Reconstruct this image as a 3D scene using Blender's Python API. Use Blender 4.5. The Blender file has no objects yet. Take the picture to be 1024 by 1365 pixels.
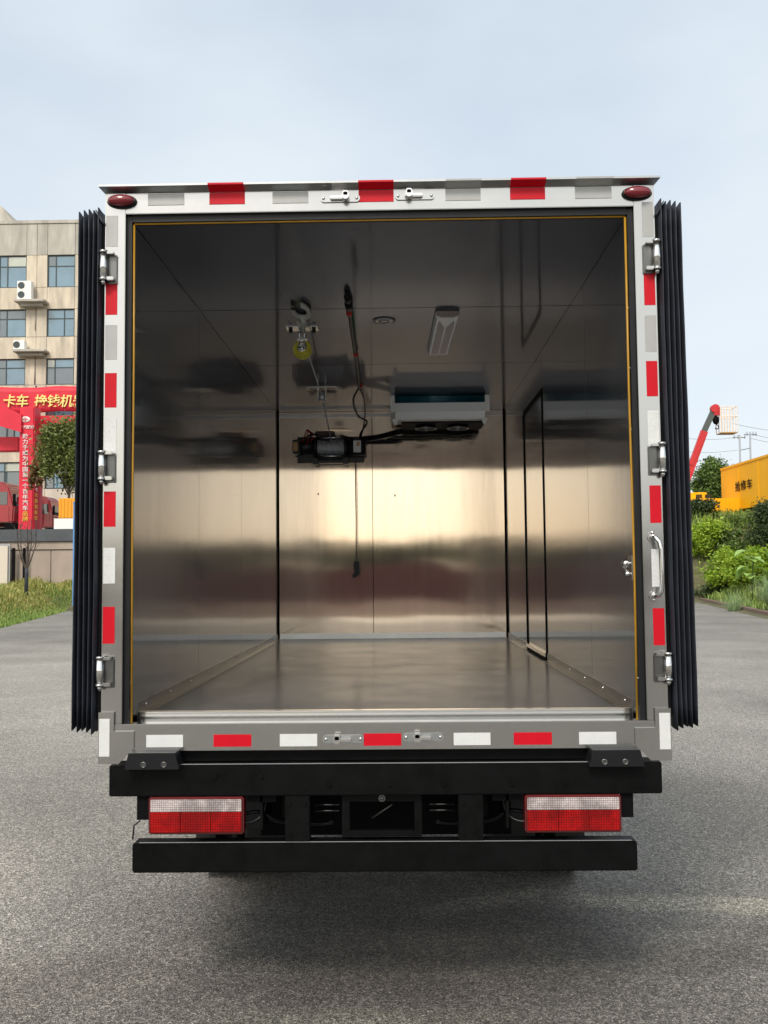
import bpy, bmesh, math, random
from mathutils import Vector, Matrix
random.seed(7)
S = bpy.context.scene
COL = S.collection
PI = math.pi

# ------------------------------------------------------------------ camera
FPX, PITCH, YAW, ROLL = 1289.48, 0.0637, 0.0164, -0.0097
cam_d = bpy.data.cameras.new('camera')
cam_d.sensor_fit = 'HORIZONTAL'; cam_d.sensor_width = 36.0
cam_d.lens = FPX / 1024 * 36.0
cam_d.clip_start = 0.05; cam_d.clip_end = 6000
cam = bpy.data.objects.new('camera', cam_d); COL.objects.link(cam)
fwd = Vector((-math.sin(YAW)*math.cos(PITCH), math.cos(YAW)*math.cos(PITCH), math.sin(PITCH)))
rgt = Vector((math.cos(YAW), math.sin(YAW), 0)); upv = rgt.cross(fwd)
r2 = rgt*math.cos(ROLL) + upv*math.sin(ROLL); u2 = -rgt*math.sin(ROLL) + upv*math.cos(ROLL)
M3 = Matrix((r2, u2, -fwd)).transposed()
cam.matrix_world = Matrix.Translation((0.0697, -3.6358, 1.6)) @ M3.to_4x4()
S.camera = cam

# ------------------------------------------------------------------ sky and sun (thin bright overcast, sun low behind the camera)
SUN_EL, SUN_AZ = math.radians(46), math.radians(200)      # azimuth clockwise from +Y
w = bpy.data.worlds.new('World'); S.world = w; w.use_nodes = True
nt = w.node_tree; nt.nodes.clear()
def N(t, ty, **k):
    n = t.nodes.new(ty)
    for a, v in k.items(): setattr(n, a, v)
    return n
out = N(nt, 'ShaderNodeOutputWorld'); bg = N(nt, 'ShaderNodeBackground')
sky = N(nt, 'ShaderNodeTexSky'); sky.sky_type = 'NISHITA'; sky.sun_disc = False
sky.sun_elevation = SUN_EL; sky.sun_rotation = SUN_AZ
sky.air_density = 1.0; sky.dust_density = 2.0; sky.ozone_density = 2.0
tc = N(nt, 'ShaderNodeTexCoord'); mp = N(nt, 'ShaderNodeMapping'); mp.inputs['Scale'].default_value = (1.0, 1.0, 2.2)
no = N(nt, 'ShaderNodeTexNoise'); no.inputs['Scale'].default_value = 1.6; no.inputs['Detail'].default_value = 5; no.inputs['Roughness'].default_value = .5
cr = N(nt, 'ShaderNodeValToRGB'); cr.color_ramp.elements[0].position = .32; cr.color_ramp.elements[0].color = (.55,)*3+(1,)
cr.color_ramp.elements[1].position = .68; cr.color_ramp.elements[1].color = (.92,)*3+(1,)
mx = N(nt, 'ShaderNodeMixRGB'); mx.inputs['Color2'].default_value = (4.55, 5.2, 5.65, 1)
nt.links.new(tc.outputs['Generated'], mp.inputs['Vector']); nt.links.new(mp.outputs[0], no.inputs['Vector'])
nt.links.new(no.outputs['Fac'], cr.inputs['Fac']); nt.links.new(cr.outputs['Color'], mx.inputs['Fac'])
nt.links.new(sky.outputs['Color'], mx.inputs['Color1'])
sx = N(nt, 'ShaderNodeSeparateXYZ'); nt.links.new(tc.outputs['Generated'], sx.inputs[0])
hz = N(nt, 'ShaderNodeMapRange'); hz.interpolation_type = 'SMOOTHSTEP'; hz.inputs['From Min'].default_value = .0; hz.inputs['From Max'].default_value = .75
nt.links.new(sx.outputs['Z'], hz.inputs['Value'])
cm = N(nt, 'ShaderNodeMixRGB'); cm.inputs['Color1'].default_value = (5.35, 5.65, 5.85, 1); cm.inputs['Color2'].default_value = (4.65, 5.25, 5.7, 1)
nt.links.new(hz.outputs[0], cm.inputs['Fac']); nt.links.new(cm.outputs[0], mx.inputs['Color2'])
dt = N(nt, 'ShaderNodeVectorMath', operation='DOT_PRODUCT'); dt.inputs[1].default_value = (math.sin(SUN_AZ)*math.cos(SUN_EL), math.cos(SUN_AZ)*math.cos(SUN_EL), math.sin(SUN_EL))
nt.links.new(tc.outputs['Generated'], dt.inputs[0])
gl = N(nt, 'ShaderNodeMapRange'); gl.interpolation_type = 'SMOOTHSTEP'; gl.inputs['From Min'].default_value = .1; gl.inputs['From Max'].default_value = 1.0
nt.links.new(dt.outputs['Value'], gl.inputs['Value'])
gm = N(nt, 'ShaderNodeMixRGB', blend_type='MULTIPLY'); gm.inputs['Color2'].default_value = (1.75, 1.62, 1.44, 1)
nt.links.new(gl.outputs[0], gm.inputs['Fac']); nt.links.new(mx.outputs[0], gm.inputs['Color1']); nt.links.new(gm.outputs[0], bg.inputs['Color'])
bg.inputs['Strength'].default_value = 0.10
nt.links.new(bg.outputs[0], out.inputs[0])
sl = bpy.data.lights.new('sun', 'SUN'); sl.energy = 1.5; sl.angle = math.radians(14); sl.color = (1, .93, .84)
so = bpy.data.objects.new('sun', sl); COL.objects.link(so)
sd = Vector((math.sin(SUN_AZ)*math.cos(SUN_EL), math.cos(SUN_AZ)*math.cos(SUN_EL), math.sin(SUN_EL)))
so.rotation_euler = sd.to_track_quat('Z', 'Y').to_euler()
vs = S.view_settings; vs.view_transform = 'Standard'; vs.look = 'None'; vs.exposure = 0.75; vs.gamma = 1; vs.use_curve_mapping = False
S.cycles.max_bounces = 14; S.cycles.glossy_bounces = 12; S.cycles.diffuse_bounces = 3; S.cycles.transmission_bounces = 4
S.cycles.caustics_reflective = True; S.cycles.sample_clamp_indirect = 6; S.cycles.use_denoising = True; S.cycles.blur_glossy = .3

# ------------------------------------------------------------------ materials
def mat(name, col, rough=.5, metal=0.0, var=.08, vscale=3.0, bump=0.0, bscale=60.0, coat=0.0, spec=None, stretch=None, col2=None, rvar=0.0):
    m = bpy.data.materials.new(name); m.use_nodes = True
    t = m.node_tree; b = t.nodes['Principled BSDF']
    b.inputs['Roughness'].default_value = rough; b.inputs['Metallic'].default_value = metal
    b.inputs['Coat Weight'].default_value = coat
    if spec is not None: b.inputs['Specular IOR Level'].default_value = spec
    g = N(t, 'ShaderNodeTexCoord'); mp = N(t, 'ShaderNodeMapping'); t.links.new(g.outputs['Object'], mp.inputs['Vector'])
    if stretch: mp.inputs['Scale'].default_value = stretch
    n = N(t, 'ShaderNodeTexNoise'); n.inputs['Scale'].default_value = vscale; n.inputs['Detail'].default_value = 6
    n.inputs['Roughness'].default_value = .6
    t.links.new(mp.outputs[0], n.inputs['Vector'])
    r = N(t, 'ShaderNodeValToRGB'); e = r.color_ramp.elements; e[0].position = .3; e[1].position = .7
    c2 = col2 or tuple(min(1, c*(1+var)) for c in col); c1 = tuple(c*(1-var) for c in col)
    e[0].color = c1+(1,); e[1].color = c2+(1,)
    t.links.new(n.outputs['Fac'], r.inputs['Fac']); t.links.new(r.outputs[0], b.inputs['Base Color'])
    if rvar:
        mr = N(t, 'ShaderNodeMapRange'); mr.inputs['From Min'].default_value = .3; mr.inputs['From Max'].default_value = .7
        mr.inputs['To Min'].default_value = max(0, rough-rvar); mr.inputs['To Max'].default_value = rough+rvar
        t.links.new(n.outputs['Fac'], mr.inputs['Value']); t.links.new(mr.outputs[0], b.inputs['Roughness'])
    if bump:
        n2 = N(t, 'ShaderNodeTexNoise'); n2.inputs['Scale'].default_value = bscale; n2.inputs['Detail'].default_value = 4
        t.links.new(mp.outputs[0], n2.inputs['Vector'])
        bp = N(t, 'ShaderNodeBump'); bp.inputs['Strength'].default_value = bump; bp.inputs['Distance'].default_value = .01
        t.links.new(n2.outputs['Fac'], bp.inputs['Height']); t.links.new(bp.outputs[0], b.inputs['Normal'])
    return m

def steel_sheet(name, col, rough, wave=.0012, brush=.000005, axis='H', streak=.06, rv=.03, edge=1.0, ani=0.0, haze=.25, hrough=.45, hcol=(.60, .62, .66)):
    """brushed stainless sheet: gentle oil-canning, fine horizontal or lengthwise brushing, faint streaks"""
    m = bpy.data.materials.new(name); m.use_nodes = True
    t = m.node_tree; b = t.nodes['Principled BSDF']; b.inputs['Metallic'].default_value = 1; b.inputs['Specular Tint'].default_value = (edge, edge, edge, 1)
    if ani:
        b.inputs['Anisotropic'].default_value = ani; tg = N(t, 'ShaderNodeTangent', direction_type='RADIAL', axis='Z'); t.links.new(tg.outputs[0], b.inputs['Tangent'])
    g = N(t, 'ShaderNodeTexCoord')
    a = N(t, 'ShaderNodeMapping'); t.links.new(g.outputs['Object'], a.inputs['Vector'])
    a.inputs['Scale'].default_value = (1, 1, 1)
    n1 = N(t, 'ShaderNodeTexNoise'); n1.inputs['Scale'].default_value = 1.5; n1.inputs['Detail'].default_value = 1.5
    t.links.new(a.outputs[0], n1.inputs['Vector'])
    bm_ = N(t, 'ShaderNodeMapping'); t.links.new(g.outputs['Object'], bm_.inputs['Vector'])
    bm_.inputs['Scale'].default_value = (110, 110, 560) if axis == 'H' else (300, 60, 60)
    n2 = N(t, 'ShaderNodeTexNoise'); n2.inputs['Scale'].default_value = 1.0; n2.inputs['Detail'].default_value = 3
    t.links.new(bm_.outputs[0], n2.inputs['Vector'])
    b1 = N(t, 'ShaderNodeBump'); b1.inputs['Strength'].default_value = 1; b1.inputs['Distance'].default_value = wave
    t.links.new(n1.outputs['Fac'], b1.inputs['Height'])
    b2 = N(t, 'ShaderNodeBump'); b2.inputs['Strength'].default_value = 1; b2.inputs['Distance'].default_value = brush
    t.links.new(n2.outputs['Fac'], b2.inputs['Height']); t.links.new(b1.outputs[0], b2.inputs['Normal'])
    t.links.new(b2.outputs[0], b.inputs['Normal'])
    c = N(t, 'ShaderNodeMapping'); t.links.new(g.outputs['Object'], c.inputs['Vector'])
    c.inputs['Scale'].default_value = (9, 9, .7) if axis == 'H' else (2, 2, 2)
    n3 = N(t, 'ShaderNodeTexNoise'); n3.inputs['Scale'].default_value = 2; n3.inputs['Detail'].default_value = 8; n3.inputs['Roughness'].default_value = .65
    t.links.new(c.outputs[0], n3.inputs['Vector'])
    r = N(t, 'ShaderNodeValToRGB'); e = r.color_ramp.elements; e[0].position = .3; e[1].position = .7
    e[0].color = tuple(x*(1-streak) for x in col)+(1,); e[1].color = tuple(x*(1+streak) for x in col)+(1,)
    t.links.new(n3.outputs['Fac'], r.inputs['Fac']); t.links.new(r.outputs[0], b.inputs['Base Color'])
    mr = N(t, 'ShaderNodeMapRange'); mr.inputs['From Min'].default_value = .3; mr.inputs['From Max'].default_value = .7
    mr.inputs['To Min'].default_value = max(.01, rough-rv); mr.inputs['To Max'].default_value = rough+rv
    t.links.new(n3.outputs['Fac'], mr.inputs['Value']); t.links.new(mr.outputs[0], b.inputs['Roughness'])
    # fine scratches and film haze: a second, rougher lobe
    gz = N(t, 'ShaderNodeBsdfAnisotropic'); gz.inputs['Roughness'].default_value = hrough; gz.inputs['Color'].default_value = hcol+(1,)
    ms_ = N(t, 'ShaderNodeMixShader'); ms_.inputs[0].default_value = haze
    t.links.new(b.outputs[0], ms_.inputs[1]); t.links.new(gz.outputs[0], ms_.inputs[2]); t.links.new(ms_.outputs[0], t.nodes['Material Output'].inputs[0])
    return m

M = {}
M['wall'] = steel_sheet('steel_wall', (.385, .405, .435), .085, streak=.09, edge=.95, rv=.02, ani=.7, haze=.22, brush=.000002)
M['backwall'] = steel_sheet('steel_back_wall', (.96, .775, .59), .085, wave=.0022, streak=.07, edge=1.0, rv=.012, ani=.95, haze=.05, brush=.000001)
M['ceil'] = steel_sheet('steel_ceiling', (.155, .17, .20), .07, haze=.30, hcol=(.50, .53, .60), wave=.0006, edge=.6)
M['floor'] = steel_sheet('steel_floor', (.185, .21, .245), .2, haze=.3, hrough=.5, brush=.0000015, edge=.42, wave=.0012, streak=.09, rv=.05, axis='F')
M['frame'] = mat('brushed_steel_frame', (.49, .485, .47), .2, 1, var=.04, vscale=4, rvar=.04)
M['bright'] = mat('polished_steel', (.75, .74, .72), .16, 1, var=.03)
M['trim'] = mat('dull_aluminium', (.42, .43, .43), .38, 1, var=.08, vscale=8)
M['black'] = mat('black_chassis_paint', (.0028, .0028, .003), .5, 0, spec=.11, var=.3, vscale=14, bump=.08, bscale=180, rvar=.1)
M['dark'] = mat('black_underbody', (.003, .003, .0035), .7, 0, spec=.1, var=.3)
M['rubber'] = mat('black_rubber', (.019, .022, .030), .45, 0, spec=.3, var=.25, vscale=8, bump=.15, bscale=25)
M['rubber2'] = mat('smooth_black_rubber', (.007, .0075, .009), .4, 0, spec=.3, var=.2, vscale=20)
M['yellow_cord'] = mat('yellow_cord', (.38, .20, .012), .45, 0, var=.12, vscale=10)
M['redtape'] = mat('red_reflective_tape', (.52, .001, .012), .45, 0, var=.06, vscale=12, spec=.25)
M['fade_red'] = mat('shaded_red_film', (.40, .006, .02), .3, 0, var=.06, coat=.3)
M['yellow'] = mat('yellow_paint', (.55, .50, .05), .4, 0, var=.25, vscale=30)
M['white_plastic'] = mat('white_plastic', (.80, .80, .77), .4, 0, var=.04)
M['grey_paint'] = mat('grey_paint', (.25, .25, .26), .45)
M['maroon'] = mat('maroon_lamp_plastic', (.16, .004, .012), .18, 0, var=.1, coat=.6)
M['redwire'] = mat('red_insulation', (.45, .03, .02), .45)
M['copper'] = mat('bronze_label', (.5, .30, .12), .4, .3)
M['rope'] = mat('wire_rope', (.68, .68, .69), .45, .5, var=.3, vscale=200)
M['tyre'] = mat('tyre_rubber', (.012, .012, .012), .8)
M['hinge_plate'] = mat('shaded_hinge_steel', (.16, .16, .155), .35, 1)  # dark tone paints in the shadow on the hinge plates
M['body'] = mat('box_outer_skin', (.55, .56, .56), .35, .6)

def tape_white():
    m = mat('white_reflective_tape', (.66, .67, .66), .35, 0, var=.04, vscale=25, coat=.2)
    t = m.node_tree; b = t.nodes['Principled BSDF']
    g = N(t, 'ShaderNodeTexCoord'); v = N(t, 'ShaderNodeTexVoronoi'); v.feature = 'DISTANCE_TO_EDGE'; v.inputs['Scale'].default_value = 210
    v.inputs['Randomness'].default_value = .15
    t.links.new(g.outputs['Object'], v.inputs['Vector'])
    bp = N(t, 'ShaderNodeBump'); bp.inputs['Strength'].default_value = .5; bp.inputs['Distance'].default_value = .001
    t.links.new(v.outputs['Distance'], bp.inputs['Height']); t.links.new(bp.outputs[0], b.inputs['Normal'])
    cell = N(t, 'ShaderNodeMapRange'); cell.inputs['From Max'].default_value = .12; cell.inputs['To Min'].default_value = .72; t.links.new(v.outputs['Distance'], cell.inputs['Value'])
    src = b.inputs['Base Color'].links[0].from_socket; ml = N(t, 'ShaderNodeMixRGB', blend_type='MULTIPLY'); ml.inputs['Fac'].default_value = 1
    t.links.new(src, ml.inputs['Color1']); t.links.new(cell.outputs[0], ml.inputs['Color2']); t.links.new(ml.outputs[0], b.inputs['Base Color'])
    return m
M['whitetape'] = tape_white()
M['greytape'] = mat('clear_silver_tape', (.36, .36, .35), .38, .15, var=.05, vscale=20)

def lens(name, c1, c2, sc, rough=.12):
    m = bpy.data.materials.new(name); m.use_nodes = True; t = m.node_tree; b = t.nodes['Principled BSDF']
    g = N(t, 'ShaderNodeTexCoord'); mp = N(t, 'ShaderNodeMapping'); mp.inputs['Scale'].default_value = (sc, sc, sc)
    mp.inputs['Rotation'].default_value = (PI/2, 0, 0)
    t.links.new(g.outputs['Object'], mp.inputs['Vector'])
    br = N(t, 'ShaderNodeTexBrick'); br.offset = 0; br.inputs['Scale'].default_value = 1; br.inputs['Mortar Size'].default_value = .09
    br.inputs['Brick Width'].default_value = 1; br.inputs['Row Height'].default_value = 1
    br.inputs['Color1'].default_value = c1+(1,); br.inputs['Color2'].default_value = tuple(x*.8 for x in c1)+(1,); br.inputs['Mortar'].default_value = c2+(1,)
    t.links.new(mp.outputs[0], br.inputs['Vector'])
    n = N(t, 'ShaderNodeTexNoise'); n.inputs['Scale'].default_value = 14; n.inputs['Detail'].default_value = 2
    t.links.new(g.outputs['Object'], n.inputs['Vector'])
    mu = N(t, 'ShaderNodeMixRGB'); mu.blend_type = 'MULTIPLY'; mu.inputs['Fac'].default_value = .55
    rr = N(t, 'ShaderNodeValToRGB'); rr.color_ramp.elements[0].position = .42; rr.color_ramp.elements[0].color = (.25, .25, .25, 1); rr.color_ramp.elements[1].position = .6
    t.links.new(n.outputs['Fac'], rr.inputs['Fac'])
    t.links.new(br.outputs['Color'], mu.inputs['Color1']); t.links.new(rr.outputs['Color'], mu.inputs['Color2'])
    t.links.new(mu.outputs[0], b.inputs['Base Color'])
    b.inputs['Roughness'].default_value = rough; b.inputs['Coat Weight'].default_value = .15; b.inputs['Specular IOR Level'].default_value = .3
    bp = N(t, 'ShaderNodeBump'); bp.inputs['Distance'].default_value = .002; bp.inputs['Strength'].default_value = .6
    t.links.new(br.outputs['Fac'], bp.inputs['Height']); t.links.new(bp.outputs[0], b.inputs['Normal'])
    return m
M['lens_white'] = lens('ribbed_clear_lens', (.62, .56, .55), (.20, .12, .12), 125)
M['lens_red'] = lens('ribbed_red_lens', (.42, .002, .003), (.14, .0005, .001), 110)

# ------------------------------------------------------------------ helpers
def box(bm, x0, x1, y0, y1, z0, z1, bev=0.0):
    if x0 > x1: x0, x1 = x1, x0
    if y0 > y1: y0, y1 = y1, y0
    if z0 > z1: z0, z1 = z1, z0
    c = [bm.verts.new(p) for p in ((x0,y0,z0),(x1,y0,z0),(x1,y1,z0),(x0,y1,z0),(x0,y0,z1),(x1,y0,z1),(x1,y1,z1),(x0,y1,z1))]
    fs = [bm.faces.new([c[i] for i in f]) for f in ((3,2,1,0),(4,5,6,7),(0,1,5,4),(1,2,6,5),(2,3,7,6),(3,0,4,7))]
    if bev > 0:
        es = list({e for f in fs for e in f.edges})
        bmesh.ops.bevel(bm, geom=es, offset=bev, segments=2, affect='EDGES')
    return bm
def prism(bm, pts, y0, y1, axis='Y'):
    """polygon of (a,b) extruded: axis Y -> (a,y,b); axis X -> (x,a,b); axis Z -> (a,b,z)"""
    def P(a, b, t): return {'Y': (a, t, b), 'X': (t, a, b), 'Z': (a, b, t)}[axis]
    A = [bm.verts.new(P(a, b, y0)) for a, b in pts]; B = [bm.verts.new(P(a, b, y1)) for a, b in pts]
    fs = [bm.faces.new(A), bm.faces.new(B[::-1])]
    n = len(pts)
    for i in range(n): fs.append(bm.faces.new([A[i], B[i], B[(i+1) % n], A[(i+1) % n]]))
    bmesh.ops.recalc_face_normals(bm, faces=fs)
    return bm
def tube(bm, pts, r, seg=8, r1=None, caps=True):
    pts = [Vector(p) for p in pts]; rings = []; n = len(pts)
    ref = None
    for i, p in enumerate(pts):
        d = (pts[min(i+1, n-1)] - pts[max(i-1, 0)]).normalized()
        if ref is None:
            ref = d.orthogonal().normalized()
        ref = (ref - d*ref.dot(d))
        ref = ref.normalized() if ref.length > 1e-6 else d.orthogonal().normalized()
        s = d.cross(ref); rr = r if r1 is None else r+(r1-r)*i/(n-1)
        rings.append([bm.verts.new(p + (ref*math.cos(2*PI*k/seg) + s*math.sin(2*PI*k/seg))*rr) for k in range(seg)])
    for a, b in zip(rings, rings[1:]):
        for k in range(seg): bm.faces.new([a[k], a[(k+1) % seg], b[(k+1) % seg], b[k]]).smooth = seg > 5
    if caps: bm.faces.new(rings[0][::-1]); bm.faces.new(rings[-1])
    return bm
def cyl(bm, a, b, r, seg=20, r1=None): return tube(bm, [a, b], r, seg, r1)
def sph(bm, c, r, u=10, v=6, s=(1, 1, 1)):
    m = Matrix.Translation(c) @ Matrix.Diagonal((s[0]*r, s[1]*r, s[2]*r, 1))
    g = bmesh.ops.create_uvsphere(bm, u_segments=u, v_segments=v, radius=1, matrix=m)
    for vtx in g['verts']:
        for f in vtx.link_faces: f.smooth = True
    return bm
def torus(bm, c, R, r, axis='Y', seg=24, ms=8, a0=0, a1=2*PI):
    full = abs(a1-a0-2*PI) < 1e-6; rings = []
    for i in range(seg + (0 if full else 1)):
        a = a0+(a1-a0)*i/seg
        ring = []
        for k in range(ms):
            b = 2*PI*k/ms; q = R+r*math.cos(b); h = r*math.sin(b)
            p = {'Y': (q*math.cos(a), h, q*math.sin(a)), 'X': (h, q*math.cos(a), q*math.sin(a)), 'Z': (q*math.cos(a), q*math.sin(a), h)}[axis]
            ring.append(bm.verts.new(Vector(c)+Vector(p)))
        rings.append(ring)
    prs = list(zip(rings, rings[1:])) + ([(rings[-1], rings[0])] if full else [])
    for A, B in prs:
        for k in range(ms): bm.faces.new([A[k], A[(k+1) % ms], B[(k+1) % ms], B[k]]).smooth = True
    return bm
def obj(name, bm, m, parent=None, label=None, kind=None, cat=None, group=None):
    if isinstance(bm, bmesh.types.BMesh):
        me = bpy.data.meshes.new(name); bmesh.ops.recalc_face_normals(bm, faces=bm.faces[:]); bm.to_mesh(me); bm.free()
    else: me = bm
    if m and not me.materials: me.materials.append(m)
    o = bpy.data.objects.new(name, me); COL.objects.link(o)
    if parent: o.parent = parent
    if label: o['label'] = label
    if kind: o['kind'] = kind
    if cat: o['category'] = cat
    if group: o['group'] = group
    return o
def thing(name, label, cat, group=None, loc=None):
    o = bpy.data.objects.new(name, None); COL.objects.link(o)
    o['label'] = label; o['category'] = cat
    if group: o['group'] = group
    if loc: o.location = loc
    return o
B = bmesh.new
def bx(name, m, parent, *a, **k):
    lab = k.pop('label', None)
    return obj(name, box(B(), *a, **k), m, parent, lab)
def txt(name, s, size, m, parent, loc, ext=.01, off=0.0, space=1.0, line=1.0, align='LEFT', shear=0.0):
    c = bpy.data.curves.new(name, 'FONT'); c.body = s; c.size = size; c.extrude = ext; c.offset = off
    c.space_character = space; c.space_line = line; c.align_x = align; c.shear = shear
    c.materials.append(m)
    o = bpy.data.objects.new(name, c); COL.objects.link(o); o.parent = parent
    bpy.context.view_layer.update()
    me = bpy.data.meshes.new_from_object(o.evaluated_get(bpy.context.evaluated_depsgraph_get()))
    me.transform(Matrix.Translation((0, 0, 0))); bpy.data.objects.remove(o); bpy.data.curves.remove(c)
    o = bpy.data.objects.new(name, me); COL.objects.link(o); o.parent = parent
    o.location = loc; o.rotation_euler = (PI/2, 0, 0)
    return o

def at(px, py, Y):
    d = fwd + r2*(px-512)/FPX - u2*(py-682.5)/FPX; t = (Y+3.6358)/d.y
    return Vector((0.0697+d.x*t, Y, 1.6+d.z*t))
# ------------------------------------------------------------------ ground
def asphalt():
    m = bpy.data.materials.new('asphalt'); m.use_nodes = True; t = m.node_tree; b = t.nodes['Principled BSDF']
    g = N(t, 'ShaderNodeTexCoord')
    v = N(t, 'ShaderNodeTexVoronoi'); v.inputs['Scale'].default_value = 210
    v2 = N(t, 'ShaderNodeTexVoronoi'); v2.inputs['Scale'].default_value = 70
    n = N(t, 'ShaderNodeTexNoise'); n.inputs['Scale'].default_value = .45; n.inputs['Detail'].default_value = 7; n.inputs['Roughness'].default_value = .55; n.inputs['Distortion'].default_value = .4
    nf = N(t, 'ShaderNodeTexNoise'); nf.inputs['Scale'].default_value = 45; nf.inputs['Detail'].default_value = 6; nf.inputs['Roughness'].default_value = .8
    for q in (v, v2, n, nf): t.links.new(g.outputs['Object'], q.inputs['Vector'])
    r = N(t, 'ShaderNodeValToRGB'); e = r.color_ramp.elements
    e[0].position = 0; e[0].color = (.05, .047, .044, 1); e[1].position = 1; e[1].color = (.60, .575, .53, 1)
    e.new(.35).color = (.15, .145, .135, 1); e.new(.62).color = (.235, .228, .212, 1); e.new(.86).color = (.34, .33, .305, 1)
    sep = N(t, 'ShaderNodeSeparateColor'); t.links.new(v.outputs['Color'], sep.inputs[0]); t.links.new(sep.outputs[0], r.inputs['Fac'])
    sep2 = N(t, 'ShaderNodeSeparateColor'); t.links.new(v2.outputs['Color'], sep2.inputs[0])
    r2 = N(t, 'ShaderNodeValToRGB'); r2.color_ramp.elements[0].color = (.66, .65, .64, 1); r2.color_ramp.elements[1].color = (1.38, 1.35, 1.32, 1)
    t.links.new(sep2.outputs[1], r2.inputs['Fac'])
    m1 = N(t, 'ShaderNodeMixRGB', blend_type='MULTIPLY'); m1.inputs['Fac'].default_value = 1
    t.links.new(r.outputs[0], m1.inputs['Color1']); t.links.new(r2.outputs[0], m1.inputs['Color2'])
    r3 = N(t, 'ShaderNodeValToRGB'); e = r3.color_ramp.elements; e[0].position = .3; e[0].color = (.70, .69, .68, 1); e[1].position = .72; e[1].color = (1.14, 1.13, 1.11, 1)
    t.links.new(n.outputs['Fac'], r3.inputs['Fac'])
    m2 = N(t, 'ShaderNodeMixRGB', blend_type='MULTIPLY'); m2.inputs['Fac'].default_value = 1
    t.links.new(m1.outputs[0], m2.inputs['Color1']); t.links.new(r3.outputs[0], m2.inputs['Color2'])
    r4 = N(t, 'ShaderNodeValToRGB'); e = r4.color_ramp.elements; e[0].position = .35; e[0].color = (.7, .7, .7, 1); e[1].position = .65; e[1].color = (1.25, 1.25, 1.25, 1)
    t.links.new(nf.outputs['Fac'], r4.inputs['Fac'])
    m3 = N(t, 'ShaderNodeMixRGB', blend_type='MULTIPLY'); m3.inputs['Fac'].default_value = .8
    t.links.new(m2.outputs[0], m3.inputs['Color1']); t.links.new(r4.outputs[0], m3.inputs['Color2'])
    # damp, worn asphalt with the truck's shade painted in, and a dried pale spill mark: ellipses broken up by noise
    def blot(cx, cy, sx, sy, rot, lo, hi):
        mp = N(t, 'ShaderNodeMapping'); mp.vector_type = 'TEXTURE'
        mp.inputs['Location'].default_value = (cx, cy, 0); mp.inputs['Rotation'].default_value = (0, 0, rot); mp.inputs['Scale'].default_value = (sx, sy, 1)
        t.links.new(g.outputs['Object'], mp.inputs['Vector'])
        nn = N(t, 'ShaderNodeTexNoise'); nn.inputs['Scale'].default_value = 1.6; nn.inputs['Detail'].default_value = 5; nn.inputs['Roughness'].default_value = .6
        t.links.new(mp.outputs[0], nn.inputs['Vector'])
        ad = N(t, 'ShaderNodeVectorMath', operation='SCALE'); ad.inputs['Scale'].default_value = 1.3
        sb = N(t, 'ShaderNodeVectorMath', operation='SUBTRACT'); sb.inputs[1].default_value = (.5, .5, .5)
        t.links.new(nn.outputs['Color'], sb.inputs[0]); t.links.new(sb.outputs[0], ad.inputs[0])
        su = N(t, 'ShaderNodeVectorMath', operation='ADD'); t.links.new(mp.outputs[0], su.inputs[0]); t.links.new(ad.outputs[0], su.inputs[1])
        ml = N(t, 'ShaderNodeVectorMath', operation='MULTIPLY'); ml.inputs[1].default_value = (1, 1, 0); t.links.new(su.outputs[0], ml.inputs[0])
        ln = N(t, 'ShaderNodeVectorMath', operation='LENGTH'); t.links.new(ml.outputs[0], ln.inputs[0])
        mr = N(t, 'ShaderNodeMapRange'); mr.inputs['From Min'].default_value = hi; mr.inputs['From Max'].default_value = lo
        t.links.new(ln.outputs['Value'], mr.inputs['Value'])
        return mr.outputs[0]
    last = m3.outputs[0]
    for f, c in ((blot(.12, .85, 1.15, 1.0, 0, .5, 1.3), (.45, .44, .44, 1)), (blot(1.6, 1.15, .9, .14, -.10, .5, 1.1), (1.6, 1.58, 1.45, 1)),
                 (blot(.45, 1.2, .45, .10, .5, .5, 1.1), (1.5, 1.5, 1.42, 1)), (blot(-.1, -.05, .6, .12, 0, .4, 1.1), (1.2, 1.22, 1.15, 1)),
                 (blot(1.5, .55, .55, .22, .2, .4, 1.1), (.74, .73, .73, 1)), (blot(1.9, .78, .7, .10, -.1, .4, 1.1), (.70, .69, .69, 1)), (blot(-1.5, .2, .9, .35, .5, .3, 1.2), (.82, .80, .79, 1)), (blot(2.3, 2.6, .5, 1.6, -.3, .3, 1.1), (.86, .86, .87, 1)), (blot(-5, 11, 7, 10, 0, .3, 1.3), (1.45, 1.43, 1.40, 1)), (blot(5, 12, 5, 10, 0, .3, 1.3), (1.25, 1.25, 1.25, 1)), (blot(0, -1.0, 3.2, 1.8, 0, .3, 1.3), (.68, .655, .63, 1)), (blot(-2.2, 1.4, .5, 2.4, .3, .3, 1.2), (1.18, 1.17, 1.15, 1))):
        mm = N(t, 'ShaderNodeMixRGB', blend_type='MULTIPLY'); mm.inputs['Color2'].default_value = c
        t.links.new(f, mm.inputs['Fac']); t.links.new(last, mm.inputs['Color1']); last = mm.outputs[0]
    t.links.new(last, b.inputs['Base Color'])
    b.inputs['Roughness'].default_value = .78
    bp = N(t, 'ShaderNodeBump'); bp.inputs['Strength'].default_value = .8; bp.inputs['Distance'].default_value = .004
    t.links.new(v.outputs['Distance'], bp.inputs['Height']); bp.invert = True
    t.links.new(bp.outputs[0], b.inputs['Normal'])
    return m
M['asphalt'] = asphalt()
M['soil'] = mat('reddish_soil', (.075, .045, .040), .95, 0, var=.35, vscale=.6, bump=.5, bscale=6)
M['bank'] = mat('bank_soil', (.10, .095, .045), .95, 0, var=.4, vscale=1.5, bump=.4, bscale=8)
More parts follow.
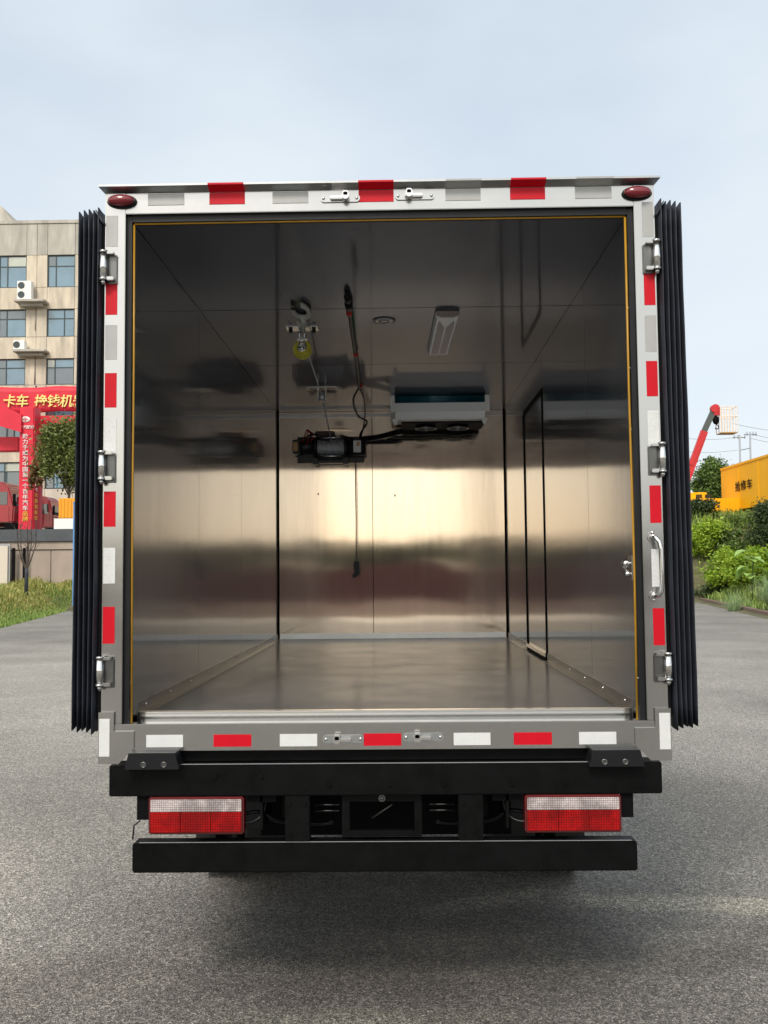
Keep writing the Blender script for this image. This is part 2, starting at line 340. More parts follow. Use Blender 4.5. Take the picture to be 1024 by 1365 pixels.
M['grassland'] = mat('rough_grassland', (.07, .085, .03), .95, 0, var=.4, vscale=.3)
M['kerb'] = mat('kerb_stone', (.17, .115, .09), .9, 0, var=.3, vscale=2, bump=.3, bscale=20)
M['concrete'] = mat('stained_concrete', (.37, .30, .25), .9, 0, var=.2, vscale=.7, bump=.15, bscale=10, stretch=(1, 1, .5))
M['coping'] = mat('dark_coping', (.07, .075, .085), .7, 0, var=.15)

obj('ground', box(B(), -2500, 2500, -2500, 2500, -1.0, -.06), M['grassland'], kind='structure')
bm = B()
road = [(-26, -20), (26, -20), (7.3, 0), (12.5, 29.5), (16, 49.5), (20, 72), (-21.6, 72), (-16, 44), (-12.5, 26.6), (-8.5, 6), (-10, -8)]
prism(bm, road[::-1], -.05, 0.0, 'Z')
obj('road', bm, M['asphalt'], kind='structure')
obj('soil_yard', box(B(), -90, 90, -110, -20.05, -.3, -.01), M['soil'], kind='structure')

def edgeL(y): return -7.2 - .2*y if y < 60 else -19.2
def edgeR(y): return 7.34 + .175*y
def sm(t): t = max(0, min(1, t)); return t*t*(3-2*t)
def hL(x, y):
    d = edgeL(y) - x
    return -.03 + .85*sm(d/2.4) if y < 41 else -.03 + max(.85*sm(d/2.4), 1.15*sm((y-41)/4))
def hR(x, y):
    d = x - edgeR(y)
    a = .10 + 4.9*sm((d-.4)/6.5) if d > .2 else -.25
    return max(a, -.25 + 5.2*sm((y-46)/9)) if y > 46 else a
def grid(fn, us, vs_):
    bm = B(); V = [[bm.verts.new(fn(u, v)) for v in vs_] for u in us]
    for i in range(len(us)-1):
        for j in range(len(vs_)-1):
            f = bm.faces.new([V[i][j], V[i+1][j], V[i+1][j+1], V[i][j+1]]); f.smooth = True
    return bm
def fL(u, v):
    x = edgeL(v)-u*30; n = math.sin(x*1.7+v)*.05*max(0, min(1, u*8)); return (x, v, hL(x, v)+n)
obj('left_bank', grid(fL, [-.12, -.06, -.02, 0, .005, .02, .04, .06, .08, .1, .2, .5, 1], [5+i*1.0 for i in range(42)]), M['bank'], kind='structure')
def fR(u, v):
    x = edgeR(v)+.28+u*40 if v < 44 else edgeR(v)+.28+u*40; return (x, v, hR(x, v))
obj('right_bank', grid(fR, [-.3, -.15, -.05, 0, .01, .03, .05, .08, .11, .14, .17, .22, .5, 1, 3], [5+i*2.5 for i in range(40)]), M['bank'], kind='structure')
obj('terrace', box(B(), -140, -15.5, 46.45, 160, -.2, 3.85), M['grassland'], kind='structure')
# kerb stones along the right edge
kb = thing('kerb', 'weathered brown kerb along the right edge of the road below the bushes', 'kerb')
kmesh = None
for i in range(60):
    y0 = 18+i*.9
    if y0 > 50: break
    if kmesh is None:
        kmesh = bpy.data.meshes.new('kerb_stone'); b_ = box(B(), 0, .28, 0, .885, -.15, .17, .015); b_.to_mesh(kmesh); b_.free(); kmesh.materials.append(M['kerb'])
    o = obj('kerb_stone', kmesh, None, kb); o.location = (edgeR(y0), y0, random.uniform(-.008, .008)); o.rotation_euler = (0, 0, -math.atan(.175))

# ------------------------------------------------------------------ vegetation
def leafmat(name, a, b_, trans=.25):
    m = bpy.data.materials.new(name); m.use_nodes = True; t = m.node_tree; b = t.nodes['Principled BSDF']
    g = N(t, 'ShaderNodeNewGeometry'); r = N(t, 'ShaderNodeValToRGB'); r.color_ramp.elements[0].color = a+(1,); r.color_ramp.elements[1].color = b_+(1,)
    t.links.new(g.outputs['Random Per Island'], r.inputs['Fac'])
    b.inputs['Roughness'].default_value = .55
    tr = N(t, 'ShaderNodeBsdfTranslucent'); mi = N(t, 'ShaderNodeMixShader'); mi.inputs[0].default_value = trans
    t.links.new(r.outputs[0], b.inputs['Base Color']); t.links.new(r.outputs[0], tr.inputs['Color'])
    t.links.new(b.outputs[0], mi.inputs[1]); t.links.new(tr.outputs[0], mi.inputs[2]); t.links.new(mi.outputs[0], t.nodes['Material Output'].inputs[0])
    return m
M['leaf_dark'] = leafmat('dark_leaves', (.020, .042, .012), (.085, .12, .035))
M['leaf_mid'] = leafmat('mid_leaves', (.045, .085, .015), (.17, .26, .05))
M['leaf_light'] = leafmat('light_leaves', (.13, .25, .015), (.46, .60, .06), .35)
M['leaf_pale'] = leafmat('pale_big_leaves', (.28, .45, .10), (.50, .68, .22), .35)
M['leaf_tree'] = leafmat('autumn_tinged_leaves', (.05, .085, .02), (.26, .29, .075))
M['leaf_rust'] = leafmat('rusty_leaves', (.16, .07, .03), (.20, .16, .05))
M['grass_mix'] = leafmat('dry_green_grass', (.17, .24, .04), (.60, .52, .18), .3)
M['grass_green'] = leafmat('green_grass', (.12, .22, .04), (.38, .48, .12), .3)
M['grass_pale'] = leafmat('pale_blade_grass', (.16, .26, .10), (.50, .62, .34), .3)
M['bark'] = mat('bark', (.07, .055, .045), .9, 0, var=.3, vscale=12)
M['treewrap'] = mat('blue_black_trunk_paint', (.03, .035, .045), .7)

def leaves(vs, fs, c, rad, n, size, rng, shell=.35, clumps=14, cs=.38):
    """leaf quads gathered in clumps spread over an uneven crown volume"""
    cl = []
    for i in range(clumps):
        while True:
            d = Vector((rng.uniform(-1, 1), rng.uniform(-1, 1), rng.uniform(-1, 1)))
            if .05 < d.length < 1: break
        d = d.normalized()*(rng.uniform(shell, 1)**.6)*rng.uniform(.7, 1.02)
        cl.append((d, rng.uniform(.6, 1.2)*cs))
    for i in range(n):
        d, s = rng.choice(cl)
        q = Vector((rng.gauss(0, .42), rng.gauss(0, .42), rng.gauss(0, .36)))*s
        p = Vector((c[0]+(d.x*.72+q.x)*rad[0], c[1]+(d.y*.72+q.y)*rad[1], c[2]+(d.z*.72+q.z)*rad[2]))
        a = Vector((rng.gauss(0, 1), rng.gauss(0, 1), rng.gauss(0, .7))).normalized(); b = a.orthogonal().normalized()
        b = (b*math.cos(i) + a.cross(b)*math.sin(i)); s_ = size*rng.uniform(.6, 1.4)
        k = len(vs)
        vs += [p-a*s_, p+b*s_*.45, p+a*s_, p-b*s_*.45]; fs.append((k, k+1, k+2, k+3))
def meshobj(name, vs, fs, m, parent=None, **k):
    me = bpy.data.meshes.new(name); me.from_pydata([tuple(v) for v in vs], [], fs); me.update()
    return obj(name, me, m, parent, **k)
def tree(name, label, base, h, rad, n, size, m, seed, cat='tree', trunk_r=.12, cz=None, group=None, clumps=16, branches=5, extra=None):
    rng = random.Random(seed)
    t = thing(name, label, cat, group, loc=base)
    cz = cz if cz else h-rad[2]
    vs, fs = [], []; leaves(vs, fs, (0, 0, cz), rad, n, size, rng, clumps=clumps)
    meshobj('crown' if cat == 'tree' else 'foliage', vs, fs, m, t)
    if extra:
        vs, fs = [], []; leaves(vs, fs, extra[0], extra[1], extra[2], size, rng, clumps=6); meshobj('crown', vs, fs, extra[3], t)
    bm = B()
    tube(bm, [(0, 0, -.25), (.03*h*.1, 0, h*.2), (0, .02, cz*.75), (0, 0, cz)], trunk_r, 8, trunk_r*.45)
    for i in range(branches):
        a = rng.uniform(0, 2*PI); z0 = cz*rng.uniform(.35, .8)
        tube(bm, [(0, 0, z0), (math.cos(a)*rad[0]*.35, math.sin(a)*rad[1]*.35, z0+(cz-z0)*.6+.1), (math.cos(a)*rad[0]*.7, math.sin(a)*rad[1]*.7, cz+rng.uniform(0, .5)*rad[2])], trunk_r*.4, 5, trunk_r*.12)
    obj('trunk' if cat == 'tree' else 'stem', bm, M['bark'], t)
    return t

# left: bushy tree in front of the banners
tree('broadleaf_tree', 'bushy green tree half hidden by the left door seal in front of red banners', (-18.1, 49, 3.85), 7.2, (2.5, 1.9, 2.75), 17000, .10, M['leaf_tree'], 3,
     trunk_r=.10, clumps=34, branches=8, extra=((-1.75, -.7, 3.0), (.7, .6, 1.3), 600, M['leaf_rust']))
# bare sapling
sp = thing('bare_sapling', 'bare young tree with upright twigs against the concrete wall', 'tree', loc=(-17.0, 40.3, .75))
bm = B(); tube(bm, [(0, 0, -.5), (.01, 0, 1.0), (0, 0, 1.25)], .10, 8, .07)
obj('trunk', bm, M['treewrap'], sp)
bm = B(); rng = random.Random(5)
for dx, top in ((-.45, 3.0), (-.28, 3.3), (.02, 3.2), (.2, 3.5), (.42, 3.45), (.1, 2.6)):
    tube(bm, [(0, 0, 1.2), (dx*.55, rng.uniform(-.1, .1), 1.65), (dx*.9, rng.uniform(-.1, .1), 2.3), (dx*1.05, 0, top)], .045, 5, .016)
    for k in range(5):
        z = rng.uniform(2.0, top); a = rng.uniform(-.35, .35); tube(bm, [(dx*.9, 0, z), (dx*.9+a, rng.uniform(-.2, .2), z+.4)], .012, 4, .005)
obj('branch', bm, M['bark'], sp)

def blades(area, n, h, m, name, hz, seed, wdt=.02, lean=.5, **k):
    rng = random.Random(seed); vs, fs = [], []
    for i in range(n):
        x, y = area(rng); z = hz(x, y)-.03; hh = h(x, y)*rng.uniform(.5, 1.25); a = rng.uniform(0, 2*PI); ln = rng.uniform(.1, lean)*hh
        sx, sy = math.cos(a), math.sin(a); px, py = -sy*wdt, sx*wdt; q = len(vs)
        vs += [(x-px, y-py, z), (x+px, y+py, z), (x+sx*ln*.4+px*.7, y+sy*ln*.4+py*.7, z+hh*.6), (x+sx*ln*.4-px*.7, y+sy*ln*.4-py*.7, z+hh*.6), (x+sx*ln, y+sy*ln, z+hh*(.95 if lean < .8 else .8))]
        fs += [(q, q+1, q+2, q+3), (q+3, q+2, q+4)]
    return meshobj(name, vs, fs, m, kind='stuff', **k)
def aL(r):
    y = r.uniform(22, 45.9); d = 6.0*r.random()**1.3 - (1.6*sm((y-42)/2) if y > 42 else 0); return edgeL(y)-.05-d, y
blades(aL, 30000, lambda x, y: (.07+.42*sm(max((edgeL(y)-x)/2.0, (y-42)/3)))*(.55+.6*(.5+.5*math.sin(x*2.3+1.1*math.sin(y*1.7)))*(.5+.5*math.sin(y*2.1+x)+.4)), M['grass_mix'], 'tall_grass', hL, 1, wdt=.022, lean=.9,
       label='dry yellow green grass on the bank below the concrete wall', cat='grass')
def aL2(r):
    y = r.uniform(22, 46); d = 2.2*r.random(); return edgeL(y)-.02-d, y
blades(aL2, 16000, lambda x, y: .16, M['grass_green'], 'short_grass', hL, 2, wdt=.02, label='short green grass along the left road edge', cat='grass')
def aR(r):
    y = r.uniform(24, 62); d = 9*r.random(); return edgeR(y)+.32+d, y
blades(aR, 12000, lambda x, y: .5, M['grass_green'], 'undergrowth', hR, 4, wdt=.03, lean=.9, label='green undergrowth covering the right bank above the kerb', cat='grass')
# pale arching ornamental grass at the kerb
def tuft(name, label, x, y, n, h, seed):
    rng = random.Random(seed); vs, fs = [], []
    for i in range(n):
        a = rng.uniform(0, 2*PI); L = h*rng.uniform(.6, 1.15); sp_ = rng.uniform(.15, .8); w_ = .012; pts = []
        for k in range(6):
            s = k/5; r_ = L*sp_*s**1.2; z = L*(s - .55*sp_*s*s); pts.append((math.cos(a)*r_+rng.uniform(-.01, .01), math.sin(a)*r_, z, w_*(1-s*.9)))
        q = len(vs)
        for (px, py, z, ww) in pts: vs += [(px-math.sin(a)*ww, py+math.cos(a)*ww, z), (px+math.sin(a)*ww, py-math.cos(a)*ww, z)]
        for k in range(5): fs.append((q+2*k, q+2*k+1, q+2*k+3, q+2*k+2))
    t = thing(name, label, 'plant', loc=(x, y, hR(x, y)-.02)); meshobj('blades', vs, fs, M['grass_pale'], t)
tuft('ornamental_grass', 'pale arching ornamental grass tuft behind the kerb at the far right', 13.45, 31.6, 520, 1.5, 11)
tuft('ornamental_grass', 'smaller pale grass tuft beside the kerb left of the arching one', 13.1, 34.6, 260, 1.2, 12)

def bush(label, x, y, r, n, size, m, seed, dz=0.0, clumps=22, group='leafy shrubs on the right bank'):
    z = hR(x, y)
    return tree('shrub', label, (x, y, z+dz), r[2]*2, r, n, size, m, seed, cat='shrub', trunk_r=.05, cz=r[2]*.85, group=group, clumps=clumps, branches=6)
bush('bright lime green shrub beside the right door seal above the kerb', 17.1, 50.5, (1.6, 1.4, 1.45), 4200, .10, M['leaf_light'], 21)
bush('bright green feathery shrub in the middle of the right bank', 17.2, 47.2, (1.6, 1.3, 1.3), 4200, .10, M['leaf_light'], 22)
bush('lime green shrub next to the big pale leaves on the right bank', 16.6, 43.6, (1.4, 1.3, 1.2), 3800, .09, M['leaf_light'], 23)
bush('lime green shrub at the right picture edge above the pale grass', 16.5, 40.2, (1.3, 1.3, 1.1), 3600, .09, M['leaf_light'], 29)
bush('small lime green shrub tight against the right door seal at the kerb', 16.6, 50.2, (.95, .8, 1.2), 2600, .09, M['leaf_light'], 30)
bush('low dark green shrub close to the kerb beside the door seal', 16.6, 47.6, (1.5, .8, .55), 2600, .07, M['leaf_dark'], 24)
bush('dark green shrub under the yellow lorry bed beside the door seal', 18.2, 54.5, (1.3, 1.2, .85), 3000, .10, M['leaf_dark'], 25, dz=-.3)
bush('mid green shrub below the gap under the yellow lorry', 20.0, 53.5, (2.2, 1.6, .75), 3600, .10, M['leaf_mid'], 26, dz=-1.0)
bush('tall dark green bush covering the yellow box lorry at the right edge', 18.05, 44.0, (1.35, 1.3, 1.95), 7500, .08, M['leaf_dark'], 27, dz=.2, clumps=34)
bush('olive green shrub between the lime shrubs and the dark bush', 18.5, 50.0, (2.0, 1.5, 1.25), 4200, .10, M['leaf_mid'], 28)
# broad leaved plant
bp_ = thing('broad_leaved_plant', 'tall plant with big pale green leaves at the right edge of the bank', 'plant', loc=(14.25, 35.8, hR(14.25, 35.8)))
rng = random.Random(31); bm = B(); tube(bm, [(0, 0, 0), (.05, 0, 1.2), (.1, 0, 2.1)], .035, 6, .02); obj('stem', bm, M['leaf_mid'], bp_)
for i in range(16):
    a = rng.uniform(0, 2*PI); z = rng.uniform(1.0, 2.3); L = rng.uniform(.42, .68); W = L*.42
    pts = []; bm = B()
    for s, wv in ((0, .02), (.25, .8), (.5, 1), (.75, .7), (1, .03)):
        r_ = .12+L*s; zz = .25*s-.4*s*s*L*2
        pts.append([bm.verts.new((math.cos(a)*r_-math.sin(a)*W*wv*k, math.sin(a)*r_+math.cos(a)*W*wv*k, z+zz+abs(k)*.05)) for k in (-1, 0, 1)])
    for p, q in zip(pts, pts[1:]):
        for k in range(2): bm.faces.new([p[k], p[k+1], q[k+1], q[k]])
    obj('leaf', bm, M['leaf_pale'], bp_)
tree('broadleaf_tree', 'small round tree standing behind the yellow lorry cab', (29.5, 88, 6), 6.8, (2.6, 2.4, 2.6), 6000, .16, M['leaf_mid'], 41, trunk_r=.15, clumps=30)
tree('broadleaf_tree', 'dark tree mostly hidden behind the right door seal far off', (24.3, 88, 5), 5.6, (1.7, 1.5, 1.7), 2500, .16, M['leaf_dark'], 42, trunk_r=.12)

# behind the camera: low wall and trees that the steel panels reflect
M['brick'] = mat('dull_red_brick', (.12, .045, .045), .9, 0, var=.2, vscale=1)
bw = thing('boundary_wall', 'low dull red wall seen as a dim red band reflected in the steel panels', 'wall')
bx('wall_body', M['brick'], bw, -40, 40, -47.3, -47, -.1, 2.0)
for i in range(17):
    x = -27+i*3.3+random.uniform(-1, 1)
    tree('roadside_tree', 'low dark tree of the row reflected in the steel back panel', (x, -55+random.uniform(-2, 2), 0), 4.6, (3.2, 2, random.uniform(1.75, 2.05)), 1800, .3, M['leaf_dark'], 60+i,
         trunk_r=.12, cz=2.6, group='row of trees reflected in the back panel')

# ------------------------------------------------------------------ retaining wall, sign panel, blue post
rw = thing('retaining_wall', 'weathered concrete retaining wall with dark coping at left', 'wall')
xs = [-60, -52, -44, -36, -28, -24.2, -20.95, -17.95, -16.2]
for a, b_ in zip(xs, xs[1:]): bx('wall_panel', M['concrete'], rw, a+.02, b_-.02, 46, 46.4, 0, 2.98)
bx('wall_core', M['coping'], rw, -60, -16.25, 46.06, 46.38, -.1, 3.3)
bx('coping', M['coping'], rw, -60, -16.0, 45.82, 46.5, 3.42, 4.06, bev=.02)
bx('ledge', M['concrete'], rw, -60, -16.1, 45.93, 46.4, 3.02, 3.41)
M['cream'] = mat('cream_board', (.62, .55, .46), .6, 0, var=.03)
sb_ = thing('notice_board', 'plain cream board in a dark frame leaning on the retaining wall', 'board')
bx('panel', M['cream'], sb_, -24.5, -20.0, 45.5, 45.58, .8, 3.2)
bx('frame', M['trim'], sb_, -24.6, -19.9, 45.585, 45.7, .7, 3.32)
for xx in (-19.75, -19.2): bx('post', M['dark'], sb_, xx-.06, xx+.06, 45.6, 45.72, .8, 3.1)
M['blue'] = mat('blue_painted_sheet', (.10, .25, .52), .5, 0, var=.1)
bp2 = thing('blue_gate_post', 'narrow blue sheet metal post beside the left door seal', 'post')
bx('post', M['blue'], bp2, -14.78, -14.2, 40, 40.2, .3, 4.95)
bx('cap', M['blue'], bp2, -14.80, -14.18, 39.98, 40.22, 4.951, 5.0)

# ------------------------------------------------------------------ office building (front face at Y=60)
M['tile'] = mat('grimy_beige_panel', (.56, .49, .40), .85, 0, var=.30, vscale=1.1, bump=.1, bscale=8, stretch=(1.4, 1, .3), col2=(.74, .64, .50))
M['grime'] = mat('grey_grimy_panel', (.44, .41, .36), .9, 0, var=.3, vscale=.8, stretch=(1.5, 1.5, .4))
M['joint'] = mat('joint_grey', (.25, .22, .19), .9)  # grey of the core behind the open panel joints
M['winframe'] = mat('dark_window_frame', (.035, .05, .055), .5)
def glassmat(name, col, rough=.06):
    m = mat(name, col, rough, 0, var=.25, vscale=.5); b = m.node_tree.nodes['Principled BSDF']; b.inputs['Specular IOR Level'].default_value = 1.0; b.inputs['Coat Weight'].default_value = 1; return m
M['glass'] = glassmat('blue_window_glass', (.10, .20, .27)); M['glass2'] = glassmat('dim_window_glass', (.09, .12, .14)); M['glass3'] = glassmat('curtained_glass', (.42, .44, .36))
bd = thing('office_building', 'beige panelled office block with blue glass windows behind the red banners', 'building')
YB = 60.0; SC = 1289.48/63.64
def PX(px): return 0.0697 + (px-533.9)/SC + .0
def PZ(py, px=60): return 1.6 + (764.5 + (60-533)*-.0098*0 - py)/SC
# calibrated so that x, z read off the photograph's facade sit in the facade plane
import_cols = None
def bX(px, py): # facade coordinates from bearing, facade plane only
    d = fwd + r2*(px-512)/FPX - u2*(py-682.5)/FPX; t = (YB+3.6358)/d.y
    return 0.0697+d.x*t, 1.6+d.z*t
def FX(px): return bX(px, 450)[0]
def FZ(py): return bX(50, py)[1]
top = FZ(298)
rowsW = []  # window rows (z0,z1)
for a, b_ in ((340, 383), (412, 449), (478, 513), (545, 584)): rowsW.append((FZ(b_), FZ(a)))
z = rowsW[-1][0]
while z > 6: rowsW.append((z-3.4, z-3.4+1.8)); z -= 3.4
colsW = [(FX(62), FX(99))]
pitch = FX(99)-FX(34)
wdt_ = FX(99)-FX(62)
for k in range(1, 7): colsW.append((FX(34)-wdt_-(k-1)*pitch, FX(34)-(k-1)*pitch))
colsW.append((FX(62)+pitch, FX(99)+pitch))
colsW.sort()
XL, XR = colsW[0][0]-1.2, colsW[-1][1]+1.0
bx('wall_core', M['joint'], bd, XL+.02, XR-.02, YB+.22, YB+14, 3.5, top-.05)
# panels: piers and spandrels, each its own panel with open joints
J = .014
def panel(x0, x1, z0, z1, m=None): bx('facade_panel', m or M['tile'], bd, x0+J, x1-J, YB, YB+.25, z0+J, z1-J)
edges = [XL]+[e for c in colsW for e in c]+[XR]
zr = sorted(rowsW)
zl = [3.5]+[e for r_ in zr for e in r_]+[top]
for i in range(len(edges)-1):
    iswin = i % 2 == 1
    for j in range(len(zl)-1):
        if zl[j+1]-zl[j] < .05: continue
        rowwin = j % 2 == 1
        if iswin and rowwin: continue
        if zl[j+1] < 9: m_ = M['cream']
        else: m_ = M['grime'] if j == len(zl)-2 else M['tile']
        if iswin: panel(edges[i], edges[i+1], zl[j], zl[j+1], m_)
        else:
            mid = (edges[i]+edges[i+1])/2
            if edges[i+1]-edges[i] > 1.1: panel(edges[i], mid, zl[j], zl[j+1], m_); panel(mid, edges[i+1], zl[j], zl[j+1], m_)
            else: panel(edges[i], edges[i+1], zl[j], zl[j+1], m_)
rng = random.Random(9)
for (x0, x1) in colsW:
    for (z0, z1) in rowsW:
        if z1 < 9: continue
        bm = B(); mx_ = x0+.3*(x1-x0) if rng.random() < .7 else x0+.62*(x1-x0); mz = z0+.66*(z1-z0)
        for q in ((x0, x1, z0, z0+.07), (x0, x1, z1-.07, z1), (x0, x0+.07, z0+.07, z1-.07), (x1-.07, x1, z0+.07, z1-.07), (mx_-.035, mx_+.035, z0+.07, z1-.07), (x0+.07, mx_-.035, mz-.03, mz+.03), (mx_+.035, x1-.07, mz-.03, mz+.03)):
            box(bm, q[0], q[1], YB+.10, YB+.17, q[2], q[3])
        f = obj('window', bm, M['winframe'], bd)
        for q in ((x0+.07, mx_-.035, z0+.07, mz-.03), (x0+.07, mx_-.035, mz+.03, z1-.07), (mx_+.035, x1-.07, z0+.07, mz-.03), (mx_+.035, x1-.07, mz+.03, z1-.07)):
            bx('pane', rng.choice((M['glass'], M['glass'], M['glass2'], M['glass3'] if q[3] > mz+.1 else M['glass2'])), f, q[0], q[1], YB+.13, YB+.15, q[2], q[3])
bx('parapet', M['grime'], bd, XL-.05, XR+.05, YB-.06, YB+14.1, top+.002, top+.22)
bm = B(); tq = [at(-90, 300, YB+3), at(30, 300, YB+3), at(2, 275, YB+3), at(-90, 268, YB+3)]; prism(bm, [(p.x, p.z-(.0 if k > 1 else .6)) for k, p in enumerate(tq)], YB+3, YB+10)
obj('stair_tower', bm, M['grime'], bd)
# ledges carrying the outdoor units, ledge grime and air conditioners
def acunit(label, x0, z0, w_, h_, fans):
    t = thing('air_conditioner', label, 'air conditioner', 'outdoor units on the office facade', loc=(x0, YB-.5, z0))
    bx('casing', M['white_plastic'], t, 0, w_, -.2, .25, 0, h_, bev=.02)
    for i in range(fans):
        cz = h_*(i+.5)/fans; r_ = min(.22, h_/fans*.4)
        bm = B(); torus(bm, (w_*.3, -.205, cz), r_, .015, 'Y', 16, 5); cyl(bm, (w_*.3, -.2, cz), (w_*.3, -.215, cz), r_*.9, 16)
        obj('fan_grille', bm, M['winframe'], t)
l1 = bX(25, 404); l2 = bX(65, 404); l3 = bX(23, 470); l4 = bX(66, 470)
for a, b_ in ((l1, l2), (l3, l4)):
    bm = B(); box(bm, a[0], b_[0], YB-.85, YB+.02, a[1]-.12, a[1]+.04, .02); box(bm, a[0]+.3, b_[0]-.3, YB-.5, YB+.01, a[1]-.32, a[1]-.125)
    obj('ledge', bm, M['grime'], bd)
acunit('tall white outdoor unit with two fans on the upper ledge', bX(28, 400)[0], l1[1]+.06, .95, 1.25, 2)
acunit('small white outdoor unit with one fan on the lower ledge', bX(24, 400)[0], l3[1]+.06, .75, .62, 1)
bm = B()
for px, a, b_ in ((47, 408, 440), (47, 474, 512)): tube(bm, [(FX(px), YB-.03, FZ(a)), (FX(px), YB-.03, FZ(b_))], .035, 6)
obj('drain_pipe', bm, M['grime'], bd)

# ------------------------------------------------------------------ banners and inflatable arch
M['banner'] = mat('red_banner_cloth', (.62, .012, .035), .6, 0, var=.10, vscale=.7, bump=.2, bscale=2)
M['bannerL'] = mat('red_air_fabric', (.66, .012, .04), .5, 0, var=.12, vscale=.5, bump=.15, bscale=2)
M['letter_y'] = mat('pale_yellow_lettering', (.80, .68, .22), .5, 0, var=.02)
M['letter_w'] = mat('white_lettering', (.80, .72, .70), .5, 0, var=.02)
M['letter_o'] = mat('orange_yellow_lettering', (.78, .45, .05), .5, 0, var=.02)
YN = 58.0
bn = thing('slogan_banner', 'long horizontal red banner with large yellow characters across the office block', 'banner')
p0, p1 = at(-30, 551, YN), at(125, 515, YN)
def fb(u, v): return (p0.x+(p1.x-p0.x)*u, YN+.04*math.sin(u*23+v*2), p0.z+(p1.z-p0.z)*v+.04*math.sin(u*11)-.1*(1-v)*math.sin(u*PI*2)*.3)
bm = grid(fb, [i/40 for i in range(41)], [j/5 for j in range(6)])
o = obj('cloth', bm, M['banner'], bn); o.modifiers.new('thick', 'SOLIDIFY').thickness = .02
for ch, px in (('卡', 3), ('车', 20), ('挣', 45), ('钱', 62), ('机', 79), ('器', 96)):
    q = at(px, 541, YN-.13); txt('letter', ch, .86, M['letter_y'], bn, q, ext=.02, off=.012, shear=.12)
bm = B()
for px in (-25, 47, 120): q = at(px, 551, YN); tube(bm, [(q.x, YN+.1, 3.85), (q.x, YN+.1, at(px, 514, YN).z)], .06, 6)
obj('pole', bm, M['winframe'], bn)

YA = 50.0
ar = thing('inflatable_arch', 'red inflatable gateway with two faced pillar carrying vertical white characters', 'gateway')
a0, a1 = at(24, 701, YA), at(46, 550, YA)
bx('pillar', M['bannerL'], ar, a0.x, a1.x, YA, YA+1.0, 3.86, a1.z+.35, bev=.06)
s0, s1 = at(45, 701, YA), at(54, 575, YA)
bm = B(); prism(bm, [(a1.x+.005, YA+.02), (at(54, 600, YA+.5).x, YA+.5), (at(54, 600, YA+.5).x, YA+.9), (a1.x+.005, YA+1.0)], 3.86, s1.z, 'Z'); obj('pillar_side', bm, M['bannerL'], ar)
# sloping canopy on the left, lower beams
bm = B(); c0 = at(-40, 512, YA); c1 = at(30, 553, YA); c2 = at(30, 577, YA); c3 = at(-40, 556, YA)
prism(bm, [(c3.x, c3.z), (c2.x, c2.z), (c1.x, c1.z), (at(8, 547, YA).x, at(8, 543, YA).z), (c0.x, c0.z)], YA-.2, YA-.01); obj('canopy', bm, M['bannerL'], ar)
q0, q1 = at(-40, 602, YA+1), at(25, 582, YA+1); bx('beam', M['bannerL'], ar, q0.x, q1.x, YA+1.01, YA+1.6, q0.z, q1.z, bev=.05)
q0, q1 = at(46, 575, YA+1.5), at(130, 553, YA+1.5); bx('beam', M['banner'], ar, q0.x, q1.x, YA+1.51, YA+2.0, q0.z-.15, q1.z, bev=.05)
for i, ch in enumerate('致力于成为中国第一个百年汽车品牌'):
    py = 584+i*7.35; q = at(29.6, py, YA-.03)
    txt('letter', ch, .285, M['letter_w'] if i < 14 else M['letter_o'], ar, q, ext=.01, off=.003).scale.x = 1.2
for i, ch in enumerate('解放卡车挣钱机器'):
    q = at(47.2, 640+i*7.6, YA+.25); o = txt('letter', ch, .25, M['letter_o'] if i > 2 else M['letter_w'], ar, (q.x, YA+.22, q.z), ext=.01, off=.002); o.rotation_euler = (PI/2, 0, math.atan2(.48, at(54, 600, YA+.5).x-a1.x))
    o.location = (a1.x+.07, YA+.03, q.z)
e = at(34, 559, YA)
bm = B(); sph(bm, (e.x, YA-.01, e.z), .27, 20, 8, (1, .12, .62)); obj('emblem', bm, M['letter_w'], ar)
bm = B(); torus(bm, (e.x, YA-.04, e.z), .085, .014, 'Y', 16, 5); box(bm, e.x-.012, e.x+.012, YA-.055, YA-.04, e.z-.12, e.z+.12); box(bm, e.x-.15, e.x+.15, YA-.055, YA-.042, e.z-.012, e.z+.012)
obj('emblem_mark', bm, M['banner'], ar)
q = at(26.5, 571, YA-.03); txt('emblem_lettering', '一汽解放', .2, M['letter_w'], ar, q, ext=.008, off=.005)

